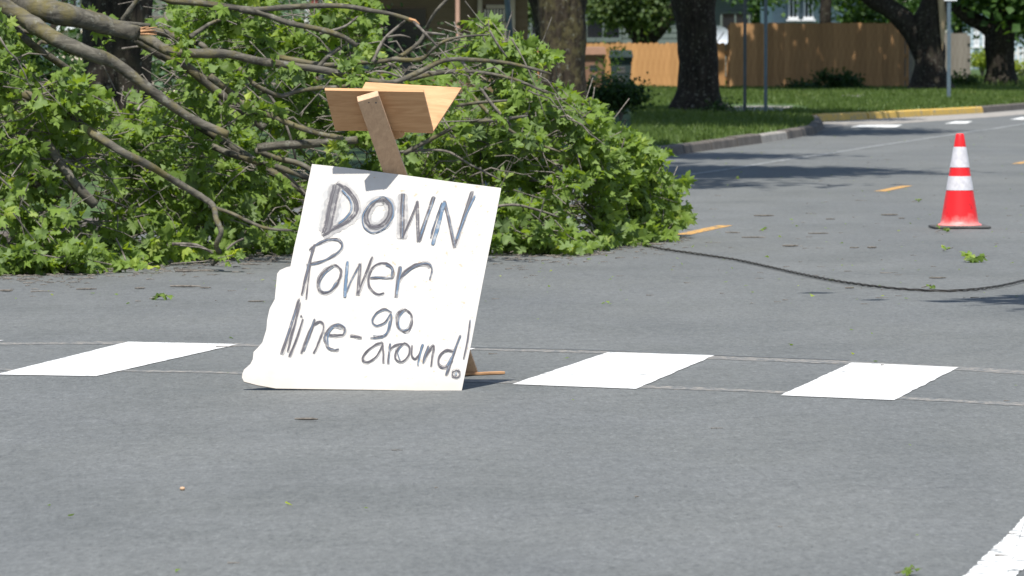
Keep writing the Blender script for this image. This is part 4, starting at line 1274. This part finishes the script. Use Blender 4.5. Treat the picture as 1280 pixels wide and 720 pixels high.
# trees beyond the tall fence
def back_tree(px, Y, crown, mat, label, seed, size=.16):
    b = Vector(((px - 640) / F * Y, Y, 0))
    root = empty('garden_tree', b); tag(root, label, 'tree', 'garden trees beyond the fences')
    th = 4.2 if Y > 150 else 1.9
    mb = MB().tube([b, b + Vector((0, 0, th / 2)), b + Vector((.1, 0, th))], [.19, .16, .12] if Y > 150 else [.06, .05, .03], 12, rough=.1); mb.smooth = True
    mb.build('trunk', M['bark_dark'], root)
    foliage('crown', root, crown, M[mat], size=size, clump=26, clump_r=.5, seed=seed, rng_shell=.2)
back_tree(1031, 160, [(D(1075, 6, 162), (.9, .9, .8), 60), (D(1110, -30, 163), (1.6, 1.4, .9), 50), (D(950, -6, 158), (.7, .7, .3), 16), (D(1000, -30, 163), (2.0, 1.4, .7), 50)], 'leaf_street', 'thin trunk and bright green crown rising behind the tall fence', 41)
back_tree(1197, 190, [(D(1195, 12, 190), (.8, .8, .7), 46), (D(1160, 10, 188), (.7, .8, .8), 40), (D(1220, -20, 190), (2.2, 2, 1.0), 60)], 'leaf_street', 'light green tree seen between the forked trunk and the grey fence', 42)
back_tree(1310, 180, [(D(1275, 20, 178), (.7, .9, 1.0), 44), (D(1310, 0, 178), (1.6, 1.6, 1.4), 60)], 'leaf_street', 'green tree at the right edge behind the last trunk', 43)
back_tree(255, 78, [(D(215, 90, 76), (.45, .5, .6), 46), (D(260, 60, 77), (.7, .7, .8), 80), (D(330, 70, 77), (.6, .7, .8), 60), (D(300, 20, 77), (.8, .8, .5), 50)], 'leaf_pale', 'shrubby tree with pale bluish leaves behind the fallen crown', 44, .11)
back_tree(60, 66, [(D(20, 95, 64), (.5, .5, .45), 60), (D(75, 110, 64), (.45, .5, .45), 60), (D(-40, 60, 64), (.7, .5, .7), 60), (D(20, 45, 66), (.28, .4, .18), 20), (D(100, 50, 67), (.12, .3, .35), 12)], 'leaf_bush', 'dark garden shrub behind the thick boughs at the far left', 46, .09)
back_tree(420, 96, [(D(418, 30, 95), (.25, .4, .35), 18), (D(375, 60, 95), (.5, .5, .4), 26), (D(440, 75, 95), (.7, .6, .6), 40), (D(560, 75, 97), (.6, .6, .4), 30)], 'leaf_bush', 'dark green garden bush before the cream house', 45, .10)

# far belt of trees closing the view
PLACE = ['far beyond the left edge', 'beyond the left end of the cream house', 'behind the left part of the cream house', 'behind the cream house, above the leaning boughs', 'behind the right end of the cream house', 'behind the tan house', 'behind the sage house', 'behind the gap between sage and blue houses', 'behind the blue house and tall fence', 'behind the last trunk at right', 'beyond the far pale house', 'far beyond the right edge']
for i, px in enumerate(range(-500, 1900, 200)):
    Y = 260 + 25 * math.sin(i * 2.3)
    b = Vector(((px - 640) / F * Y, Y, 0))
    root = empty('distant_tree', b); tag(root, 'distant leafy tree ' + PLACE[i], 'tree', 'distant trees beyond the houses')
    MB().tube([b, b + Vector((0, 0, 4))], [.4, .3], 10).build('trunk', M['bark_dark'], root)
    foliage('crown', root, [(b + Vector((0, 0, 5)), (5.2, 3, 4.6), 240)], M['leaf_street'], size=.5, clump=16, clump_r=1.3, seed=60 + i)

# ---------------------------------------------------------------- bushes
def bush(name, cpx, cpy, Y, radii, n, mat, label, size=.09, seed=1, extra=(), cat='bush'):
    c = D(cpx, cpy, Y); base = Vector((c.x, Y, vz(c.x, Y)))
    root = empty(name, base); tag(root, label, cat)
    mb = MB()
    for k in range(7):
        a = k * .9; e = c + Vector((math.cos(a) * radii[0] * .5, math.sin(a) * radii[1] * .5, radii[2] * .3))
        mb.tube([base, base.lerp(e, .6) + Vector((0, 0, .1)), e], [.02, .014, .006], 5)
    mb.build('stems', M['twig'], root)
    foliage('foliage', root, [(c, radii, n)] + list(extra), M[mat], size=size, clump=26, clump_r=.2, seed=seed, rng_shell=.15)
bush('bush', 776, 117, 92, (.42, .4, .25), 70, 'leaf_bush', 'dark round bush in front of the two wheeled bins', .075, 21, [(D(735, 122, 92), (.3, .4, .16), 26)])
bush('climbing_plant', 754, 94, 95, (.05, .15, .26), 9, 'leaf', 'light green climbing shoots between the brown and grey bins', .06, 22, [(D(772, 66, 95), (.10, .1, .05), 3)], 'plant')
bush('bush', 1045, 103, 144, (.62, .5, .36), 70, 'leaf_bush', 'low dark bush at the foot of the tall fence', .09, 23, [(D(1000, 108, 145), (.5, .3, .12), 20)])
bush('bush', 1228, 74, 178, (.38, .4, .36), 50, 'leaf_lime', 'bright lime green bush left of the right-hand trunk', .08, 24)
bush('bush', 1276, 84, 175, (.5, .4, .18), 30, 'leaf_lime', 'yellow-green low growth before the white pickets at right', .08, 25)
bush('bush', 1200, 105, 150, (.55, .4, .22), 34, 'leaf_bush', 'small weedy plant by the forked trunk', .10, 26)
bush('weed', 905, 134, 99.5, (.22, .2, .10), 12, 'leaf_bush', 'tuft of weeds at the right foot of the black trunk', .06, 27, cat='plant')

# ---------------------------------------------------------------- fences
pm = {}
def picket_mesh(h, w_, mat, dog, var=0):
    key = (h, w_, mat, dog)
    if key in pm: return pm[key]
    x = w_ / 2
    if dog == 1: top = [(x, h - .035), (x - .035, h), (-x + .035, h), (-x, h - .035)]
    elif dog == 2: top = [(x, h - .07), (0, h), (-x, h - .07)]
    else: top = [(x, h), (-x, h)]
    pl = [Vector((-x, 0, 0)), Vector((x, 0, 0))] + [Vector((a, 0, b)) for a, b in top]
    me = MB().prism(pl, (0, .018, 0)).mesh('board', M[mat])
    pm[key] = me
    return me
def fence(name, a, b, h, pw, gap, mat, dog, label, nm='picket', zb=.15, zj=.01, posts=2.4, ends=True):
    a, b = Vector(a), Vector(b)
    d = (b - a); L = d.length; d.normalize(); ang = math.atan2(d.y, d.x)
    root = empty(name, (a.x, a.y, zb), ang); tag(root, label, 'fence')
    n = int(L / (pw + gap))
    meshes = [picket_mesh(h + random.uniform(-.014, .014), pw + (.004 if gap < .01 else 0), mat, dog) for _ in range(7)]
    for i in range(n):
        o = link(nm, meshes[random.randrange(7)], root)
        o.location = ((i + .5) * (pw + gap), (.005 if i % 2 else -.005) + random.uniform(-.002, .002), random.uniform(-zj, zj))
        o.rotation_euler = (0, random.gauss(0, .0012), 0)
    def local(mb_, name_):
        me = mb_.mesh(name_, M[mat]); o = link(name_, me, root)
    for z in ((.25, h - .25) if h < 1.4 else (.25, h / 2, h - .25)):
        local(MB().box((L / 2, .045, z), (L, .05, .09)), 'rail')
    k = int(L / posts) + 1
    for i in range(k + 1):
        local(MB().box((min(i * posts, L - .05), .12, h / 2 - .05), (.09, .09, h)), 'post')
    return root
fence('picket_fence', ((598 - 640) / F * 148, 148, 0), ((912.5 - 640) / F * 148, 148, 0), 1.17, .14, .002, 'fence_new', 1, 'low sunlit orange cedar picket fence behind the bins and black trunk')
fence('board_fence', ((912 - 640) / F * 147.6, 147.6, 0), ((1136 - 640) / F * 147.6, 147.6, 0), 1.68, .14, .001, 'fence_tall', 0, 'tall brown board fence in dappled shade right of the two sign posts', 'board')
fence('board_fence', ((1136 - 640) / F * 147.6, 147.7, 0), ((1150 - 640) / F * 160, 160, 0), 1.66, .14, .001, 'fence_grey', 0, 'short return of grey boards going back behind the forked trunk', 'board')
fence('grey_fence', ((1168 - 640) / F * 172, 172, 0), ((1213 - 640) / F * 172, 172, 0), 1.42, .14, .001, 'fence_grey', 0, 'weathered grey fence between the forked trunk and the lime bush', 'board')
fence('white_fence', ((1258 - 640) / F * 200, 200, 0), ((1420 - 640) / F * 200, 200, 0), 1.0, .10, .06, 'fence_white', 2, 'white picket fence at the right edge behind the last trunk', zb=.15)

# ---------------------------------------------------------------- wheeled bins
def wheeled_bin(cx, Y, w_, h, zb, mat, label, dark):
    b = Vector(((cx - 640) / F * Y, Y, zb))
    root = empty('wheeled_bin', b); tag(root, label, 'bin', 'wheeled bins by the fence')
    x0, x1 = w_ * .38, w_ * .46
    bz, tz = .06, h * .80
    vs = [b + Vector(v) for v in [(-x0, -.25, bz), (x0, -.25, bz), (x0, .25, bz), (-x0, .25, bz), (-x1, -.3, tz), (x1, -.3, tz), (x1, .32, tz), (-x1, .32, tz)]]
    MB().add(vs, [(0, 1, 2, 3), (4, 7, 6, 5), (0, 4, 5, 1), (1, 5, 6, 2), (2, 6, 7, 3), (3, 7, 4, 0)]).build('body', M[mat], root)
    # flared collar, sloping lid with a front lip
    x2 = w_ * .5
    vs = [b + Vector(v) for v in [(-x1, -.305, tz - .10), (x1, -.305, tz - .10), (x1, .33, tz - .10), (-x1, .33, tz - .10), (-x2, -.36, tz + .02), (x2, -.36, tz + .02), (x2, .36, tz + .02), (-x2, .36, tz + .02)]]
    MB().add(vs, [(0, 1, 2, 3), (4, 7, 6, 5), (0, 4, 5, 1), (1, 5, 6, 2), (2, 6, 7, 3), (3, 7, 4, 0)]).build('collar', M[mat], root)
    vs = [b + Vector(v) for v in [(-x2 - .01, -.39, tz + .022), (x2 + .01, -.39, tz + .022), (x2 + .01, .37, tz + .022), (-x2 - .01, .37, tz + .022), (-x2 * .94, -.33, h - .03), (x2 * .94, -.33, h - .03), (x2 * .9, .35, h), (-x2 * .9, .35, h)]]
    MB().add(vs, [(0, 1, 2, 3), (4, 7, 6, 5), (0, 4, 5, 1), (1, 5, 6, 2), (2, 6, 7, 3), (3, 7, 4, 0)]).build('lid', M[mat], root)
    # grab bar recess on the front
    MB().tube([b + Vector((-.10, -.285, tz * .70)), b + Vector((.10, -.285, tz * .70))], .018, 8).build('lift_bar', M[dark], root)
    MB().box(b + Vector((0, -.275, tz * .60)), (.22, .03, .10), None, .01).build('front_recess', M[dark], root)
    MB().box(b + Vector((0, -.262, tz * .36)), (.16, .02, .14), None, .006).build('front_recess', M[dark], root)
    for s in (-1, 1):
        c = b + Vector((s * (x0 + .02), .26, .11))
        MB().tube([c - Vector((.03, 0, 0)), c + Vector((.03, 0, 0))], .11, 18).build('wheel', M['black_rubber'], root)
wheeled_bin(742, 143, .60, 1.08, .15, 'bin_brown', 'brown wheeled bin half hidden by the trunk at left', 'bin_grey')
wheeled_bin(776, 142, .58, 1.0, .15, 'bin_grey', 'grey-green wheeled bin right of the brown bin', 'black_rubber')

# ---------------------------------------------------------------- sign posts
def sign_post(px, pyb, mat, label, w_=.06, h=2.9, panel=None, tilt=0):
    b = on_verge(px, pyb); b = Vector((b.x, b.y, b.z))
    root = empty('sign_post', b); tag(root, label, 'sign post')
    top = b + Vector((tilt, 0, h))
    # U-channel: web and two flanges
    mb = bar(b - Vector((0, 0, .1)), top, w_, .006, (1, 0, 0), None, 0)
    for s in (-1, 1): bar(b - Vector((0, 0, .1)) + Vector((s * w_ / 2, .015, 0)), top + Vector((s * w_ / 2, .015, 0)), .006, .035, (1, 0, 0), mb, 0)
    mb.build('post', M[mat], root)
    if panel:
        x, z, pw, ph, pm_ = panel
        MB().box(Vector((b.x + x, b.y - .02, b.z + z)), (pw, .004, ph), None, 0).build('panel', M[pm_], root)
    return root
sign_post(931, 142, 'metal_dark', 'left of the two thin dark sign posts in front of the fences', .05, 3.0, (-.10, 2.32, .42, .60, 'sign_back'))
sign_post(957, 142, 'metal_post', 'right, paler one of the two thin sign posts in front of the tall fence', .055, 3.0, (.05, 2.36, .34, .60, 'metal_dark'))
sign_post(1186, 124, 'metal_post', 'lone galvanised sign post beside the forked trunk', .075, 3.0, (.03, 2.42, .28, .60, 'white_trim'))
b = Vector(((642 - 640) / F * 90, 90, .15))
root = empty('sign_post', b); tag(root, 'slanting pale galvanised pole before the tan house', 'sign post')
mb = MB().tube([D(646, 130, 90), D(632, -20, 90), D(628, -70, 90)], [.045, .045, .045], 14); mb.smooth = True
mb.build('post', M['metal_post'], root)

# ---------------------------------------------------------------- houses
def wallbox(name, x0, x1, Y, depth, ztop, mat, root, siding=0):
    X0, X1 = (x0 - 640) / F * Y, (x1 - 640) / F * Y
    mb = MB().box(((X0 + X1) / 2, Y + depth / 2, ztop / 2), (X1 - X0, depth, ztop))
    mb.build(name, M[mat], root)
    if siding:
        # individual lap boards on the front
        n = int(ztop / siding)
        for k in range(n):
            z = k * siding
            MB().add([(X0, Y - .004, z), (X1, Y - .004, z), (X1, Y - .022, z), (X0, Y - .022, z), (X0, Y - .004, z + siding), (X1, Y - .004, z + siding)],
                     [(3, 2, 5, 4), (0, 1, 2, 3), (0, 3, 4), (1, 5, 2)]).build('siding_board', M[mat], root)
def gable_roof(x0, x1, Y, depth, z0, rise, root, over=.5):
    X0, X1 = (x0 - 640) / F * Y - over, (x1 - 640) / F * Y + over
    y0, y1 = Y - over, Y + depth + over; ym = (y0 + y1) / 2
    mb = MB()
    for (ya, yb) in ((y0, ym), (y1, ym)):
        mb.prism([(X0, ya, z0), (X1, ya, z0), (X1, yb, z0 + rise), (X0, yb, z0 + rise)], (0, 0, .14))
    mb.build('roof', M['roof'], root)
def window(x0, y0, x1, y1, Y, root, frame='white_trim', sash=True, fw=.07):
    a, b_ = D(x0, y1, Y), D(x1, y0, Y)
    cx, cz = (a.x + b_.x) / 2, (a.z + b_.z) / 2; W, Hh = b_.x - a.x, b_.z - a.z
    mb = MB()
    mb.box((cx, Y - .05, a.z + fw / 2), (W, .06, fw)); mb.box((cx, Y - .05, b_.z - fw / 2), (W, .06, fw))
    mb.box((a.x + fw / 2, Y - .05, cz), (fw, .058, Hh - 2 * fw)); mb.box((b_.x - fw / 2, Y - .05, cz), (fw, .058, Hh - 2 * fw))
    if sash: mb.box((cx, Y - .05, cz), (fw * .7, .05, Hh - 2 * fw))
    wn = mb.build('window', M[frame], root)
    MB().box((cx, Y - .032, cz), (W - fw, .01, Hh - fw)).build('pane', M['glass'], wn, root=root)
    MB().box((cx, Y - .07, a.z - .03), (W + .12, .1, .055)).build('sill', M[frame], wn, root=root)
    return wn

# tan house with the slatted door
h = empty('tan_house', ((560 - 640) / F * 128, 128, 0)); tag(h, 'shaded tan house with a paneled door and slatted window behind the branches', 'house')
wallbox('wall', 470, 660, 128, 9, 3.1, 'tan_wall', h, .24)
gable_roof(440, 690, 128, 9, 3.0, 2.2, h, 1.2)
Yd = 127.9
a, b = D(605, 84, Yd), D(640, 6, Yd)
dr = MB().box(((a.x + b.x) / 2, Yd - .03, (a.z + b.z) / 2), (b.x - a.x - .1, .05, b.z - a.z), None, .004).build('door', M['beige_trim'], h)
for k in range(8):
    x = 606.5 + 3.9 * k
    p0, p1 = D(x, 27, Yd - .07), D(x, 12, Yd - .07)
    MB().box(((p0.x + p1.x) / 2, Yd - .075, (p0.z + p1.z) / 2), (.036, .02, p1.z - p0.z)).build('slat', M['cream_siding'], dr, root=h)
p0, p1 = D(604, 28, Yd), D(636, 11, Yd)
MB().box(((p0.x + p1.x) / 2, Yd - .058, (p0.z + p1.z) / 2), (p1.x - p0.x, .006, p1.z - p0.z)).build('pane', M['glass'], dr, root=h)
MB().box(D(601, 20, Yd - .08), (.05, .05, .06), None, .01).build('handle', M['black_rubber'], dr, root=h)
MB().box(((D(600, 50, Yd).x), Yd - .05, 1.2), (.10, .08, 2.4)).build('door_frame', M['beige_trim'], h)
MB().box(((D(641, 50, Yd).x), Yd - .05, 1.2), (.10, .08, 2.4)).build('door_frame', M['beige_trim'], h)
MB().box(((D(572, 50, 126.4).x), 126.4, 1.45), (.09, .09, 2.9), None, .01).build('porch_post', simple('pinkish_post', (.42, .26, .19), .8, .15, 6), h)
MB().box((D(506, 20, 127.9).x, 127.94, 1.05), (.95, .06, 2.1)).build('dark_doorway', M['glass'], h)  # dark sheet on the wall; its colour stands for shade inside the doorway
# cream house
h = empty('cream_house', ((240 - 640) / F * 112, 112, 0)); tag(h, 'cream sided house with slate shutter and dull red column behind the fallen tree', 'house')
wallbox('wall', -120, 400, 112, 9, 3.0, 'cream_siding', h, .17)
wallbox('wall', 400, 452, 113.5, 6, 2.9, 'slate_paint', h, 0)
gable_roof(-150, 460, 112, 9, 2.95, 2.4, h, .6)
for x, w_, mt, nm in ((56, .25, 'slate_paint', 'shutter'), (392, .16, 'red_paint', 'column'), (68.5, .12, 'white_trim', 'corner_trim'), (384, .08, 'white_trim', 'corner_trim')):
    MB().box((D(x, 30, 111.9).x, 111.9 - .06, 1.5), (w_, .07, 2.4 if nm == 'shutter' else 2.95)).build(nm, M[mt], h)
window(72, -20, 100, 34, 111.95, h)
window(-40, -20, 20, 34, 111.95, h)
window(412, -25, 434, 33, 113.45, h)
window(250, -25, 300, 35, 111.95, h)
# sage house
h = empty('sage_house', ((780 - 640) / F * 166, 166, 0)); tag(h, 'shaded sage green house behind the low picket fence', 'house')
wallbox('wall', 600, 940, 166, 9, 3.2, 'sage_siding', h, .16)
gable_roof(590, 950, 166, 9, 3.1, 2.4, h, .7)
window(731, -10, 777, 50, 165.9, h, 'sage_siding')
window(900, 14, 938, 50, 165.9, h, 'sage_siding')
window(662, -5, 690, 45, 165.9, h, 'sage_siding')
# pale blue house
h = empty('blue_house', ((1010 - 640) / F * 178, 178, 0)); tag(h, 'pale blue sided house above the tall brown fence', 'house')
wallbox('wall', 966, 1100, 178, 9, 3.2, 'blue_siding', h, .16)
gable_roof(956, 1110, 178, 9, 3.1, 2.4, h, .7)
window(1004, -20, 1017, 24, 177.9, h)
window(985, -20, 998, 24, 177.9, h)
h = empty('far_house', ((1240 - 640) / F * 228, 228, 0)); tag(h, 'pale far house glimpsed behind the lime bush at right', 'house')
wallbox('wall', 1205, 1330, 228, 9, 3.2, 'blue_siding', h, .2)
gable_roof(1195, 1340, 228, 9, 3.1, 2.4, h, .7)
window(1217, 25, 1224, 58, 227.9, h)
window(1228, 25, 1240, 58, 227.9, h)
# satellite dish
c = D(896, 46, 156)
root = empty('satellite_dish', (c.x, 156, .1)); tag(root, 'pale grey round dish peeking over the low fence right of the black trunk', 'satellite dish')
mb = MB(); N = 28
prof = [(r, .10 * (r / .36) ** 2) for r in (0.002, .09, .18, .27, .34, .36)]
Rm = Matrix.Rotation(math.radians(82), 3, 'X') @ Matrix.Rotation(math.radians(0), 3, 'Z')
vs = [c + Rm @ Vector((r * math.cos(2 * math.pi * k / N), r * .82 * math.sin(2 * math.pi * k / N), z)) for r, z in prof for k in range(N)]
mb.add(vs, [(i * N + k, i * N + (k + 1) % N, (i + 1) * N + (k + 1) % N, (i + 1) * N + k) for i in range(len(prof) - 1) for k in range(N)])
mb.smooth = True
mb.build('reflector', M['dish'], root)
MB().tube([c + Vector((-.05, -.02, -.22)), c + Vector((.18, -.38, .12))], .014, 6).build('feed_arm', M['black_rubber'], root)
MB().tube([Vector((c.x, 156.1, 0)), Vector((c.x, 156.1, c.z))], .03, 8).build('mast', M['metal_post'], root)
